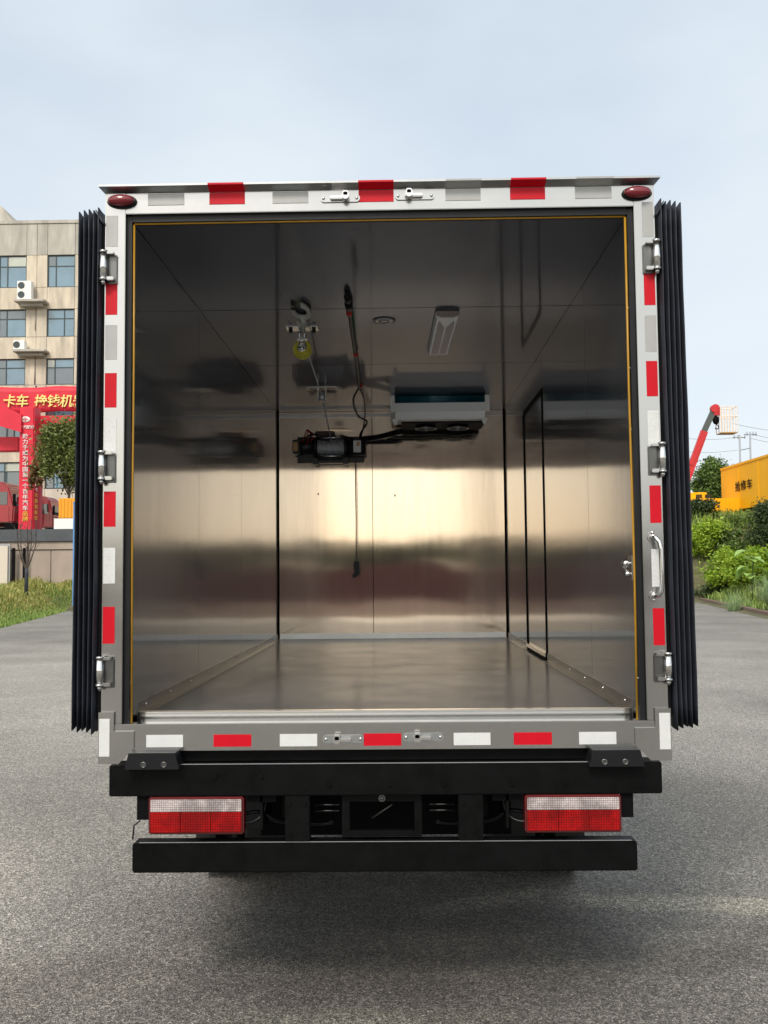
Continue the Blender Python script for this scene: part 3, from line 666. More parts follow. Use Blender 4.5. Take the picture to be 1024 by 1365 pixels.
# ------------------------------------------------------------------ red lorry on the terrace (left) and a red tractor beyond the pillar
M['truck_red'] = mat('glossy_red_cab_paint', (.33, .005, .015), .25, 0, var=.12, vscale=1, coat=.6)
M['dark_glass'] = glassmat('dark_cab_glass', (.02, .025, .03))
def wheel(bm, c, r, wd):
    cyl(bm, (c[0], c[1]-wd/2, c[2]), (c[0], c[1]+wd/2, c[2]), r, 22)
def red_lorry(label, X, Y, Z, s=1.0, mirror=1):
    t = thing('red_lorry', label, 'lorry', 'red lorries parked on the terrace', loc=(X, Y, Z))
    def b_(name, m, *a, **k):
        a = [v*s for v in a]; 
        if mirror < 0: a[0], a[1] = -a[1], -a[0]
        return bx(name, m, t, *a, **k)
    bm = B(); prism(bm, [(p*s*mirror, q*s) for p, q in ((-2.6, .95), (.0, .95), (.05, 1.9), (-.25, 3.0), (-.6, 3.35), (-2.3, 3.45), (-2.6, 3.2))], 0, 2.3*s)
    bmesh.ops.bevel(bm, geom=bm.edges[:], offset=.08*s, segments=2, affect='EDGES'); obj('cab', bm, M['truck_red'], t)
    b_('windscreen', M['dark_glass'], .02, .07, .3, 2.0, 1.95, 2.6)
    b_('side_window', M['dark_glass'], -1.25, -.35, -.03, .02, 2.0, 2.75)
    b_('door', M['truck_red'], -1.4, -.25, -.028, .02, 1.0, 1.93)
    b_('door_handle', M['dark'], -1.3, -1.1, -.05, -.03, 1.7, 1.76)
    b_('bumper', M['dark'], -.5, .18, .02, 2.28, .45, .93)
    b_('exhaust_stack', M['trim'], -2.75, -2.62, .1, .3, 1.0, 3.3)
    b_('wheel_arch', M['truck_red'], -2.5, -.9, -.06, .3, .75, 1.1)
    b_('chassis', M['dark'], -6.5, -2.65, .6, 1.7, .6, 1.0)
    b_('mirror', M['dark'], .1, .22, -.35, -.18, 1.9, 2.6)
    b_('load_body', M['truck_red'], -6.5, -2.9, .05, 2.25, 1.05, 2.2)
    for wx in (-1.6, -4.4, -5.7):
        bm = B(); wheel(bm, (wx*s*mirror, .12*s, .5*s), .5*s, .3*s); w_ = obj('wheel', bm, M['tyre'], t)
        bm = B(); cyl(bm, (wx*s*mirror, -.045*s, .5*s), (wx*s*mirror, -.03*s, .5*s), .27*s, 16); obj('rim', bm, M['trim'], w_)
    return t
q = at(23, 700, 52.5); red_lorry('glossy red lorry cab cut by the left picture edge on the terrace', q.x-.25, 52.5, 3.85, 1.0)
q = at(66, 700, 55); red_lorry('dark red lorry nose between the arch pillar and the tree', q.x+.2, 55, 3.85, .8)
M['orange'] = mat('orange_paint', (.80, .33, .01), .5, 0, var=.05)
q0, q1 = at(78, 691, 48), at(104, 664, 48)
oc = thing('orange_crate', 'orange box with white lettered base behind the wall under the tree', 'crate', loc=((q0.x+q1.x)/2, 48.3, 3.85))
hw = (q1.x-q0.x)/2; bx('box_body', M['orange'], oc, -hw, hw, -.3, .3, q0.z-3.85, q1.z-3.85, bev=.02); bx('base', M['white_plastic'], oc, -hw-.25, hw-.1, -.28, .28, 0, q0.z-3.855)
for k in range(6): bx('rib', M['orange'], oc, -hw+.08+k*hw*.36, -hw+.13+k*hw*.36, -.33, -.301, q0.z-3.8, q1.z-3.9)

# ------------------------------------------------------------------ right background: yellow vehicles, crane, power line
M['tyellow'] = mat('amber_yellow_paint', (.90, .43, .006), .55, 0, var=.05, vscale=.6, spec=.2)
YT = 60.0
def side_lorry():
    t = thing('yellow_box_lorry', 'amber yellow box lorry with black characters on its side at the right edge', 'lorry')
    a = at(963, 686, YT); b_ = at(965, 625, YT); YE = 44.0*1.12
    # box with its long side turned towards the right foreground
    P0 = Vector((a.x, YT)); P1 = Vector((at(1110, 640, 44.6).x, 44.6)); d = (P1-P0).normalized(); n = Vector((-d.y, d.x))
    z0, z1 = a.z+.15, b_.z
    def quad(name, m, u0, u1, v0, v1, zz0, zz1):
        bm = B(); c = [P0+d*u0+n*v0, P0+d*u1+n*v0, P0+d*u1+n*v1, P0+d*u0+n*v1]
        prism(bm, [(p.x, p.y) for p in c], zz0, zz1, 'Z'); return obj(name, bm, m, t)
    L = (P1-P0).length
    quad('box_body', M['tyellow'], 0, L, 0, 2.3, z0, z1)
    quad('roof_rail', M['tyellow'], -.03, L+.03, -.04, .05, z1-.12, z1+.02)
    for k in range(1, 5): quad('side_rib', M['tyellow'], L*k/5-.02, L*k/5+.02, -.03, -.001, z0, z1-.15)
    quad('chassis', M['dark'], .2, L, .4, 1.9, z0-.5, z0-.02)
    for u in (1.2, L*.7):
        c = P0+d*u+n*.25; bm = B(); tube(bm, [(c.x, c.y, z0-.55), (c.x+n.x*.3, c.y+n.y*.3, z0-.55)], .45, 18); obj('wheel', bm, M['tyre'], t)
    ang = math.atan2(d.y, d.x)
    for i, ch in enumerate('抢修车'):
        q = P0+d*(2.5+i*.95)-n*.045; pz = at(988+i*7, 658.5, YT).z
        o = txt('letter', ch, .66, M['dark'], t, (q.x, q.y, pz), ext=.005, off=.006); o.scale.x = 1.35; o.rotation_euler = (PI/2, 0, ang)
side_lorry()
t = thing('yellow_dropside_lorry', 'low amber yellow dropside lorry with small cab in front of the box lorry', 'lorry')
a, b_ = at(925, 690, 57), at(983, 664, 57)
bx('load_bed', M['tyellow'], t, a.x, b_.x+.6, 57, 59.2, a.z, b_.z, bev=.02)
for k in range(14): bx('side_rib', M['tyellow'], t, a.x+.2+k*.22, a.x+.25+k*.22, 56.96, 56.999, a.z+.08, b_.z-.05)
c0, c1 = at(919, 668, 58), at(951, 654, 58)
bx('cab', M['tyellow'], t, c0.x, c1.x, 59.25, 61, c0.z-.4, c1.z, bev=.05)
for px in (928, 940):
    w0, w1 = at(px, 664, 59.2), at(px+8, 659, 59.2); bx('cab_window', M['dark_glass'], t, w0.x, w1.x, 59.2, 59.26, w0.z, w1.z)
bx('chassis', M['dark'], t, a.x+.5, b_.x+.4, 57.4, 58.8, a.z-.45, a.z-.01)
bx('bumper_bar', M['white_plastic'], t, at(960, 696, 57).x, at(983, 696, 57).x, 56.9, 57.1, at(960, 701, 57).z, at(960, 697, 57).z)
for k in (1.0, 2.6):
    bm = B(); wheel(bm, (a.x+k, 57.4, a.z-.5), .42, .28); obj('wheel', bm, M['tyre'], t)
# crane
M['crane_red'] = mat('crane_red', (.50, .02, .025), .4, 0, var=.08); M['crane_grey'] = mat('boom_dark_grey', (.07, .085, .08), .5)
cr_ = thing('telescopic_crane', 'red telescopic crane boom with a barred basket and hook rising over the trees', 'crane')
YC = 62.0
def seg(name, m, pa, pb, wd, dy=.15):
    A, Bv = at(*pa, YC), at(*pb, YC); bm = B(); v = (Bv-A).normalized(); nn = Vector((-v.z, 0, v.x))*wd/2
    c = [A-nn, Bv-nn, Bv+nn, A+nn]; prism(bm, [(p.x, p.z) for p in c], YC-dy, YC+dy); return obj(name, bm, m, cr_)
seg('boom', M['crane_red'], (905, 668), (939, 575), .46); seg('boom', M['crane_grey'], (937, 579), (951, 548), .36, .12); seg('boom_lining', M['crane_red'], (920, 620), (936, 584), .30, .20)
A = at(953, 545, YC); bm = B(); cyl(bm, (A.x, YC-.2, A.z), (A.x, YC+.2, A.z), .30, 14); box(bm, A.x-.1, A.x+.35, YC-.18, YC+.18, A.z-.45, A.z+.1); obj('boom_head', bm, M['crane_red'], cr_)
bm = B(); h = at(954.5, 560, YC); sph(bm, (h.x, YC, h.z), .24, 10, 6, (1, .5, 1.3)); obj('hook_block', bm, M['dark'], cr_)
bm = B(); torus(bm, (h.x+.05, YC, h.z-.48), .13, .035, 'Y', 12, 6, -PI*.9, PI*.4); tube(bm, [(h.x+.05, YC, h.z-.35), (h.x+.05, YC, h.z-.1)], .04, 6); obj('hook', bm, M['dark'], cr_)
bk = at(959, 577, YC); bt = at(980, 543, YC)
x0, x1, z0, z1 = bk.x, bt.x, bk.z, bt.z
M['basket'] = mat('peach_painted_bars', (.80, .70, .60), .5)
bx('basket_floor', M['copper'], cr_, x0, x1, YC-.4, YC+.6, z0-.06, z0)
for i in range(7):
    xx = x0+(x1-x0)*i/6
    for yy in (-.4, .6): obj('basket_bar', tube(B(), [(xx, YC+yy, z0+.01), (xx, YC+yy, z1)], .034, 5), M['basket'], cr_)
bm = B()
for zz in (z1, (z0+z1)/2+.2):
    for yy in (-.4, .6): obj('basket_rail', tube(B(), [(x0, YC+yy, zz), (x1, YC+yy, zz)], .03, 5), M['basket'], cr_)
    for xx in (x0, x1): obj('basket_rail', tube(B(), [(xx, YC-.4, zz), (xx, YC+.6, zz)], .03, 5), M['basket'], cr_)
bm = B(); bq = at(903, 690, YC); box(bm, bq.x-1.2, bq.x+1.2, YC-1, YC+1, 4.7, bq.z+.6, .1); obj('crane_base', bm, M['crane_red'], cr_)
# power line
M['pole'] = mat('grey_power_pole', (.30, .32, .34), .7)
pw = thing('power_pylon', 'grey twin pole power pylon with crossarms behind the yellow box lorry', 'pylon')
YP = 120.0
for px, pt in ((986, 580), (1000, 576)):
    A, Bv = at(px, 640, YP), at(px, pt, YP); obj('pole', tube(B(), [(A.x, YP, 2), Bv], .16, 8, .11), M['pole'], pw)
bm = B()
for (pa, pb) in (((977, 583), (994, 583)), ((992, 579), (1009, 579)), ((987, 600), (1001, 597))):
    A, Bv = at(*pa, YP), at(*pb, YP); obj('crossarm', tube(B(), [A, Bv], .07, 5), M['pole'], pw)
for k, px in enumerate((979, 984, 993, 996, 1004, 1008)):
    A = at(px, 581 if k < 3 else 577, YP); obj('insulator', cyl(B(), (A.x, YP, A.z-.35), (A.x, YP, A.z+.15), .06, 6), M['pole'], pw)
for i, (l, a_, b_, c_) in enumerate((('thin power wire running left from the pylon behind the crane hook', (880, 578), (984, 583), 1), ('lower thin power wire crossing behind the crane boom', (880, 596), (984, 600), 1),
                     ('upper thin power wire at the far right beside the crane basket', (975, 564), (1090, 574), 0), ('middle thin power wire running right from the pylon', (1002, 579), (1090, 582), 0), ('lowest thin power wire right of the pylon', (1000, 584), (1090, 590), 0))):
    A, Bv = at(*a_, YP), at(*b_, YP); pts = [A.lerp(Bv, k/10) - Vector((0, 0, .5*math.sin(PI*k/10))) for k in range(11)]
    tag = obj('power_wire', tube(B(), pts, .035, 4), M['pole'], None, l, cat='wire', group='power wires')
ms = thing('distant_mast', 'tiny grey mast standing above the small round tree', 'mast'); A = at(958, 628, 150); Bv = at(958, 616, 150)
bm = B(); tube(bm, [(A.x, 150, 4), A, Bv], .25, 6); obj('pole', bm, M['pole'], ms)

def hose(bm, pts, r):
    out_ = []
    P = [Vector(p) for p in pts]; P = [P[0]*2-P[1]]+P+[P[-1]*2-P[-2]]
    for i in range(1, len(P)-2):
        for k in range(8):
            t = k/8; a, b_, c, d = P[i-1:i+3]
            out_.append(.5*((2*b_)+(-a+c)*t+(2*a-5*b_+4*c-d)*t*t+(-a+3*b_-3*c+d)*t*t*t))
    out_.append(P[-2]); return tube(bm, out_, r, 7)
# ================================================================== THE TRUCK
T = thing('box_truck', 'rear of a box truck with both doors folded open showing a steel lined interior', 'truck')
XW, ZF, ZC, YBK = .965, 1.057, 2.982, 4.526           # inner half width, floor, ceiling, back wall
XO, ZOT, ZSB = 1.056, 3.10, .95
# outer shell
bx('outer_wall', M['body'], T, -1.052, -1.01, .02, 4.62, 1.0, 3.07)
bx('outer_wall', M['body'], T, 1.01, 1.052, .02, 4.62, 1.0, 3.07)
bx('outer_wall', M['body'], T, -1.005, 1.005, 4.58, 4.62, 1.0, 3.03)
bx('roof', M['body'], T, -1.05, 1.05, .03, 4.62, 3.072, 3.095)
# dark backing behind the joints of the lining
bx('lining_backing', M['dark'], T, -1.005, -.9725, .05, 4.57, 1.03, 3.03)
bx('lining_backing', M['dark'], T, .9725, 1.005, .05, 4.57, 1.03, 3.03)
bx('lining_backing', M['dark'], T, -.97, .97, 4.534, 4.575, 1.03, 3.03)
bx('lining_backing', M['dark'], T, -.97, .97, .05, 4.53, 2.99, 3.05)
# lining panels
g = .0022
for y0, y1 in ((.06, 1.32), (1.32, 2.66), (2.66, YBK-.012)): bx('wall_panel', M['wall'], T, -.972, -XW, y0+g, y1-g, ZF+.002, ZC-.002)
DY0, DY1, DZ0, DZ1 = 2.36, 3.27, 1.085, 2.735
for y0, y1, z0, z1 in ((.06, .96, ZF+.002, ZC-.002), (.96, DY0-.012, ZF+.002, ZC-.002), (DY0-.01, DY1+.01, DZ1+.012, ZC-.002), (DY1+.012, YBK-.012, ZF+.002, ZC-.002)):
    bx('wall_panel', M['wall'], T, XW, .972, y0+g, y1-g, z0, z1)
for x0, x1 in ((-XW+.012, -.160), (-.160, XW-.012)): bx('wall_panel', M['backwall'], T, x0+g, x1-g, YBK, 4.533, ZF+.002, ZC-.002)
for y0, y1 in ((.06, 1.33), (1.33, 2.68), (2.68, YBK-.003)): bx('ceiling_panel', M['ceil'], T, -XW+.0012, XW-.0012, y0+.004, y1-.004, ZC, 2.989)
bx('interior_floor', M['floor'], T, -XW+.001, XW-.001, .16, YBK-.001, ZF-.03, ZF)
# corner seals in the back corners
for s in (-1, 1): obj('corner_seal', prism(B(), [(s*(XW+.002), YBK-.016), (s*(XW-.001), YBK-.016), (s*(XW-.014), YBK-.001), (s*(XW-.014), YBK+.004), (s*(XW+.002), YBK+.004)], ZF+.003, ZC-.003, 'Z'), M['dark'], T)
# skirtings with rivets
mat('pale_trim', (.93, .90, .84), .38, .75)
SKW = mat('skirting_steel', (.30, .30, .295), .3, 1, var=.08, vscale=6)
for s in (-1, 1):
    y_end = YBK-.02
    spans = ((.17, DY0-.02), (DY1+.02, y_end)) if s > 0 else ((.17, 1.9), (1.903, y_end))
    for a, b_ in spans:
        o = obj('skirting', prism(B(), [(s*XW, ZF+.048), (s*(XW-.0025), ZF+.047), (s*(XW-.003), ZF+.0035), (s*(XW-.035), ZF+.0025), (s*(XW-.035), ZF+.0005), (s*XW, ZF+.0005)], a, b_), SKW, T)
        y = a+.12
        while y < b_-.05:
            obj('rivet', sph(B(), (s*(XW-.003), y, ZF+.03), .005, 6, 4), M['bright'], o); y += .42
bx('skirting', bpy.data.materials['pale_trim'], T, -XW+.02, XW-.02, YBK-.004, YBK-.0005, ZF+.001, ZF+.047)
# narrow cover strip at the back ceiling corner
bx('corner_trim', bpy.data.materials['pale_trim'], T, -XW+.02, XW-.02, YBK-.006, YBK-.0005, ZC-.050, ZC-.022)
rng = random.Random(12)
for x, z in ((-.62, 2.28), (.03, 2.26)):
    obj('scuff_mark', sph(B(), (x, YBK-.0005, z), .006, 8, 4, (1, .15, rng.uniform(1.2, 2.2))), M['hinge_plate'] if z > 2 else M['bright'], T)
# side door in the right lining
sd_ = bx('side_door', M['wall'], T, XW+.002, .9715, DY0+.02, DY1-.02, DZ0+.02, DZ1-.02)
bm = B()
for q in ((DY0-.003, DY0+.013, DZ0-.01, DZ1+.01), (DY1-.013, DY1+.003, DZ0-.01, DZ1+.01), (DY0+.0185, DY1-.0185, DZ1-.018, DZ1+.01)): box(bm, XW-.006, .972, q[0], q[1], q[2], q[3])
obj('gasket', bm, M['dark'], sd_)
bx('door_sill', M['bright'], sd_, XW-.012, XW+.004, DY0+.02, DY1-.02, DZ0-.006, DZ0+.018)
bx('gasket', M['dark'], sd_, XW-.007, XW+.004, DY0+.02, DY1-.02, ZF+.001, DZ0-.007)
# chrome door stop on the right lining near the rear
lt = obj('door_catch', prism(B(), [(.118, 1.565), (.174, 1.565), (.174, 1.66), (.118, 1.66)], XW-.004, XW+.002, 'X'), M['bright'], T)
bm = B(); sph(bm, (XW-.018, .146, 1.63), .017, 10, 8); sph(bm, (XW-.014, .146, 1.59), .012, 8, 6); tube(bm, [(XW-.012, .146, 1.60), (XW-.028, .146, 1.62), (XW-.012, .146, 1.645)], .007, 6); obj('knob', bm, M['bright'], lt)

# rear frame
OX = .977
for s in (-1, 1): bx('rear_post', M['frame'], T, s*OX, s*XO, 0, .06, 1.05, 3.085, bev=.002)
bx('rear_header', M['frame'], T, -OX+.0005, OX-.0005, .001, .06, 2.996, 3.085, bev=.002)
bx('rear_sill', M['frame'], T, -XO+.002, XO-.002, -.004, .05, ZSB, 1.049, bev=.002)
bx('sill_step', mat('dark_steel_step', (.10, .10, .095), .22, 1, var=.3, vscale=20), T, -OX+.001, OX-.001, .004, .118, 1.030, 1.043)  # dark mottled steel between sill and threshold
bx('threshold_strip', M['bright'], T, -.95, .95, .12, .158, 1.03, 1.077, bev=.003)
for s in (-1, 1):
    bx('door_jamb', M['rubber2'], T, s*(XW-.003), s*(OX-.0005), .0615, .075, 1.045, 2.99)
    jb = bx('door_jamb', M['rubber2'], T, s*(XW-.009), s*(OX-.0008), .02, .0605, 1.045, 2.993)
    for k in range(8): obj('screw', sph(B(), (s*(XW-.010), .035, 1.2+k*.235), .0042, 8, 5), M['bright'], jb)
bx('door_jamb', M['rubber2'], T, -XW+.01, XW-.01, .02, .0605, 2.970, 2.9955)
bm = B(); tube(bm, [(-.948, .03, 1.05), (-.951, .03, 1.8), (-.949, .03, 2.4), (-.951, .03, 2.962)], .0042, 8); obj('edge_cord', bm, M['yellow_cord'], T, 'yellow cord edging the left side of the opening')
bm = B(); tube(bm, [(.947, .03, 1.05), (.951, .03, 1.6), (.948, .03, 2.3), (.95, .03, 2.962)], .0046, 8); obj('edge_cord', bm, M['yellow_cord'], T, 'yellow cord edging the right side of the opening')
bm = B(); tube(bm, [(-.95, .03, 2.9655), (0, .03, 2.967), (.95, .03, 2.9655)], .0038, 8); obj('edge_cord', bm, M['yellow_cord'], T, 'orange yellow cord edging the top of the opening')
# roof trim / rain gutter
bm = B()
prof = [(-.038, 3.098), (-.038, 3.090), (.0, 3.076), (.03, 3.086), (.03, 3.098)]
A_ = [bm.verts.new((-1.072 if i in (0, 1) else -1.057, a, b_)) for i, (a, b_) in enumerate(prof)]; C_ = [bm.verts.new((1.072 if i in (0, 1) else 1.057, a, b_)) for i, (a, b_) in enumerate(prof)]
bm.faces.new(A_); bm.faces.new(C_[::-1])
for i in range(5): bm.faces.new([A_[i], C_[i], C_[(i+1) % 5], A_[(i+1) % 5]])
obj('rain_gutter', bm, M['trim'], T)
# corner brackets
for s in (-1, 1):
    pts = [(s*a, b_) for a, b_ in ((1.060, 1.095), (1.003, 1.095), (1.003, 1.024), (.928, 1.024), (.928, .962), (.984, .905), (1.060, .905))]
    obj('corner_bracket', prism(B(), pts, -.014, -.0045), M['frame'], T)
    # bracket-to-post flange
# reflective tapes
def tape(x0, x1, z0, z1, m, y=-.0015, label=None):
    bx({'redtape': 'red_reflector', 'whitetape': 'white_reflector', 'greytape': 'white_reflector'}[m], M[m], T, x0, x1, y, y+.003, z0, z1)
LT = [(2.868, 2.989, 'greytape'), (2.601, 2.739, 'redtape'), (2.427, 2.561, 'greytape'), (2.242, 2.375, 'redtape'), (2.067, 2.199, 'whitetape'), (1.787, 1.921, 'redtape'), (1.573, 1.708, 'whitetape'), (1.348, 1.486, 'redtape')]
RT = [(2.874, 3.010, 'greytape'), (2.609, 2.749, 'redtape'), (2.43, 2.569, 'greytape'), (2.259, 2.394, 'redtape'), (2.068, 2.205, 'whitetape'), (1.780, 1.921, 'redtape'), (1.542, 1.682, 'whitetape'), (1.325, 1.462, 'redtape')]
for a, b_, m_ in LT: tape(-1.051, -1.006, a, b_, m_)
for a, b_, m_ in RT: tape(1.008, 1.050, a, b_, m_)
tape(-1.057, -1.018, .933, 1.071, 'whitetape', -.0155); tape(1.017, 1.057, .946, 1.078, 'whitetape', -.0155)
for x0, x1, m_ in ((-.89, -.75, 'greytape'), (-.652, -.515, 'redtape'), (-.408, -.27, 'greytape'), (-.076, .059, 'redtape'), (.258, .393, 'greytape'), (.506, .64, 'redtape'), (.755, .894, 'greytape')):
    tape(x0, x1, 3.028, 3.0735, m_)
    mm = M['redtape'] if m_ == 'redtape' else M['greytape']
    if m_ == 'redtape' or x0 > 0:
        bm = B(); y_, zz = -.0385, 3.0895
        vs = [bm.verts.new(v) for v in ((x0, -.0395, 3.0905), (x1, -.0395, 3.0905), (x1, -.0025, 3.0758), (x0, -.0025, 3.0758), (x0, -.0395, 3.0975), (x1, -.0395, 3.0975))]
        bm.faces.new([vs[0], vs[1], vs[2], vs[3]]); bm.faces.new([vs[4], vs[5], vs[1], vs[0]]); obj('red_reflector' if m_ == 'redtape' else 'white_reflector', bm, mm, T)
for x0, x1, m_ in ((-.883, -.746, 'whitetape'), (-.632, -.491, 'redtape'), (-.385, -.246, 'whitetape'), (-.073, .066, 'redtape'), (.26, .396, 'whitetape'), (.482, .623, 'redtape'), (.723, .86, 'whitetape')):
    tape(x0, x1, .964, 1.009, m_, -.0055)
# marker lamps
for s in (-1, 1):
    bm = B(); sph(bm, (s*.99, -.018, 3.043), .052, 20, 10, (1, .42, .43)); lp = obj('marker_lamp', bm, M['maroon'], T)
    bm = B(); torus(bm, (0, 0, 0), .052, .006, 'Y', 28, 6); bmesh.ops.transform(bm, matrix=Matrix.Translation((s*.99, -.004, 3.043)) @ Matrix.Diagonal((1, 1, .48, 1)), verts=bm.verts); obj('lamp_rim', bm, M['rubber2'], lp)
# latch keepers on header and sill
def keeper(cx, cz, y, s):
    bm = B(); n = 10; pts = []
    for k in range(n+1): a = -PI/2+PI*k/n; pts.append((cx+.062+.0145*math.cos(a), cz+.0145*math.sin(a)))
    for k in range(n+1): a = PI/2+PI*k/n; pts.append((cx-.062+.0145*math.cos(a), cz+.0145*math.sin(a)))
    prism(bm, pts, y-.005, y); o = obj('latch_keeper', bm, M['frame'] if cz > 2 else M['trim'], T)
    bm = B(); box(bm, cx-.038, cx+.03, y-.022, y-.0052, cz-.0075, cz+.006, .003); cyl(bm, (cx+s*.022, y-.0055, cz), (cx+s*.022, y-.036, cz), .014, 16); box(bm, cx+s*.022-.011, cx+s*.022+.011, y-.036, y-.0055, cz-.002, cz+.020, .003); obj('latch_bar', bm, M['bright'], o)
    bm = B(); [sph(bm, (cx+q, y-.006, cz), .006, 8, 5) for q in (-.064, .064)]; obj('bolt', bm, M['bright'], o)
keeper(-.147, 3.042, -.0005, 1); keeper(.14, 3.047, -.0005, -1)
keeper(-.149, .990, -.0045, -1); keeper(.147, .995, -.0045, -1)

# hinges
def hinge(s, z0, z1):
    zc = (z0+z1)/2; x = s*1.052
    h = obj('hinge', box(B(), x-s*.046, x-s*.006, -.010, -.0005, z0+.004, z1-.014, .002), M['hinge_plate'], T)
    bm = B(); cyl(bm, (x, -.028, z0+.022), (x, -.028, z1-.012), .0145, 18); obj('barrel', bm, M['bright'], h)
    bm = B(); cyl(bm, (x, -.028, z1-.0115), (x, -.028, z1-.002), .0165, 18); cyl(bm, (x, -.028, z0+.012), (x, -.028, z0+.0215), .0165, 18); sph(bm, (x, -.028, z0+.006), .010, 10, 6); cyl(bm, (x, -.028, z0-.004), (x, -.028, z0+.012), .006, 10); obj('pin', bm, M['frame'], h)
    bm = B()
    for za, zb in ((z1-.016, z1-.006), (z0+.012, z0+.026)): box(bm, x-s*.04, x, -.034, -.0102, za, zb, .002)
    obj('hinge_arm', bm, M['frame'], h)
    bx('hinge_leaf', M['frame'], h, x-s*.004, x+s*.012, -.026, -.016, zc-.04, zc+.035)
for z0, z1 in ((2.715, 2.845), (1.950, 2.075), (1.180, 1.305)): hinge(-1, z0, z1)
for z0, z1 in ((2.725, 2.855), (1.955, 2.082), (1.185, 1.303)): hinge(1, z0, z1)
# folded doors with pleated rubber edge seals
for s in (-1, 1):
    dr = obj('rear_door', box(B(), s*1.066, s*1.145, .03, .98, 1.06, 2.965, .004), M['body'], T, 'left rear door folded flat along the side' if s < 0 else 'right rear door folded flat along the side')
    bx('hinge_strip', M['dark'], dr, s*1.058, s*1.0655, -.006, .2, 1.06, 2.955)
    nf = 5
    for k in range(nf):
        w_ = .0185; x0 = 1.0655+k*w_
        dip = [.018, .006, .010, .006, .0][k]; ztop = 2.985+dip*.9; zbot = 1.046-[.02, .012, .006, .01, .004][k]
        lean = .006*s
        # lip: V shaped pleat, running the door's height with slight waviness
        pts = []; nz = 24; bm = B(); rows = []
        for j in range(nz+1):
            z = zbot+(ztop-zbot)*j/nz
            wob = .0012*math.sin(z*7+k*1.3)+.0007*math.sin(z*19+k)
            sh = -.004*(z-2.0)/1.0
            row = []
            for (dx, yy) in ((0, .028), (.1, -.006), (.42, -.030), (.62, -.034), (.86, -.010), (.9, .02), (.5, .028)):
                row.append(bm.verts.new((s*(x0+w_*dx*.98+wob+sh), yy+wob, z + (.010 if j == nz and .3 < dx < .7 else 0) - (.010 if j == 0 and .3 < dx < .7 else 0))))
            rows.append(row)
        for a, b_ in zip(rows, rows[1:]):
            for i in range(7): bm.faces.new([a[i], a[(i+1) % 7], b_[(i+1) % 7], b_[i]]).smooth = True
        bm.faces.new(rows[0]); bm.faces.new(rows[-1][::-1])
        obj('seal_lip', bm, M['rubber'], dr)
    bm = B(); prism(bm, [(s*1.060, 2.955), (s*1.085, 3.0), (s*1.083, 3.004), (s*1.0585, 2.965)], -.03, .03); obj('seal_lip', bm, M['rubber'], dr)
# grab handle right post
bm = B(); tube(bm, [(1.012, -.004, 1.728), (1.012, -.02, 1.728), (1.017, -.036, 1.724), (1.028, -.042, 1.708), (1.033, -.043, 1.68), (1.034, -.043, 1.56), (1.031, -.042, 1.527), (1.022, -.036, 1.511), (1.014, -.02, 1.507), (1.014, -.004, 1.507)], .0085, 12)
gh = obj('grab_handle', bm, M['bright'], T)
bm = B(); [cyl(bm, (1.013, -.006, z), (1.013, -.0005, z), .019, 18) for z in (1.728, 1.507)]; obj('handle_base', bm, M['frame'], gh)
bm = B(); [sph(bm, (1.013, -.006, z), .006, 8, 5) for z in (1.743, 1.493)]; obj('bolt', bm, M['bright'], gh)

# ---------------- chassis
bx('subframe_beam', M['black'], T, -.93, .93, .03, .10, .906, .949)
bx('cross_beam', M['black'], T, -1.014, 1.018, -.03, .07, .789, .903, bev=.004)
bx('beam_edge', M['grey_paint'], T, -.93, .93, -.028, -.02, .9035, .9052)
bx('bumper', M['black'], T, -.924, .919, -.04, .04, .516, .622, bev=.005)
bx('bumper_edge', M['grey_paint'], T, -.90, .90, -.034, -.028, .6225, .6237)
for s in (-1, 1): bx('bumper_stay', M['black'], T, s*.273, s*.363, -.034, .03, .6242, .7885, bev=.003)
for s in (-1, 1):
    bf = obj('rubber_buffer', prism(B(), [(s*.76, .955), (s*.93, .955), (s*.945, .896), (s*.745, .896)], -.075, .02), M['rubber2'], T)
    for q in (.80, .875):
        bm = B(); torus(bm, (s*q, -.076, .913), .009, .003, 'Y', 14, 5); cyl(bm, (s*q, -.077, .913), (s*q, -.0745, .913), .006, 10); obj('bolt', bm, M['hinge_plate'], bf)
# tail lights
for s in (-1, 1):
    x0, x1 = sorted((s*.515, s*.866)); z0, z1 = .652, .787
    tl = obj('tail_light', box(B(), x0, x1, -.035, .03, z0, z1, .005), mat('tail_light_housing', (.10, .004, .005), .35, 0, var=.1, coat=.4) if s < 0 else bpy.data.materials['tail_light_housing'], T)
    bx('clear_lens', M['lens_white'], tl, x0+.008, x1-.008, -.041, -.034, z0+.083, z1-.008, bev=.002)
    third = (x1-x0-.016)/3
    for k in range(3): bx('red_lens', M['lens_red'], tl, x0+.008+third*k+.0006, x0+.008+third*(k+1)-.0006, -.043+.001*k, -.034, z0+.008, z0+.0825, bev=.002)
    bx('lamp_bracket', M['dark'], T, s*.872, s*.915, -.01, .02, .70, .788)
    bx('lamp_bracket', M['dark'], T, s*.40, s*.508, .0, .03, .76, .788)
bm = B(); tube(bm, [(-.905, 0, .695), (-.925, -.01, .68), (-.93, -.01, .63)], .003, 6); obj('wire_clip', bm, M['rubber2'], T)
for x in (-.62, -.45, -.2, .02, .22, .47, .66):
    bm = B(); cyl(bm, (x, -.031, .862 if x*10 % 2 > 1 else .83), (x, -.038, .862 if x*10 % 2 > 1 else .83), .009, 6); obj('bolt', bm, M['black'], T)
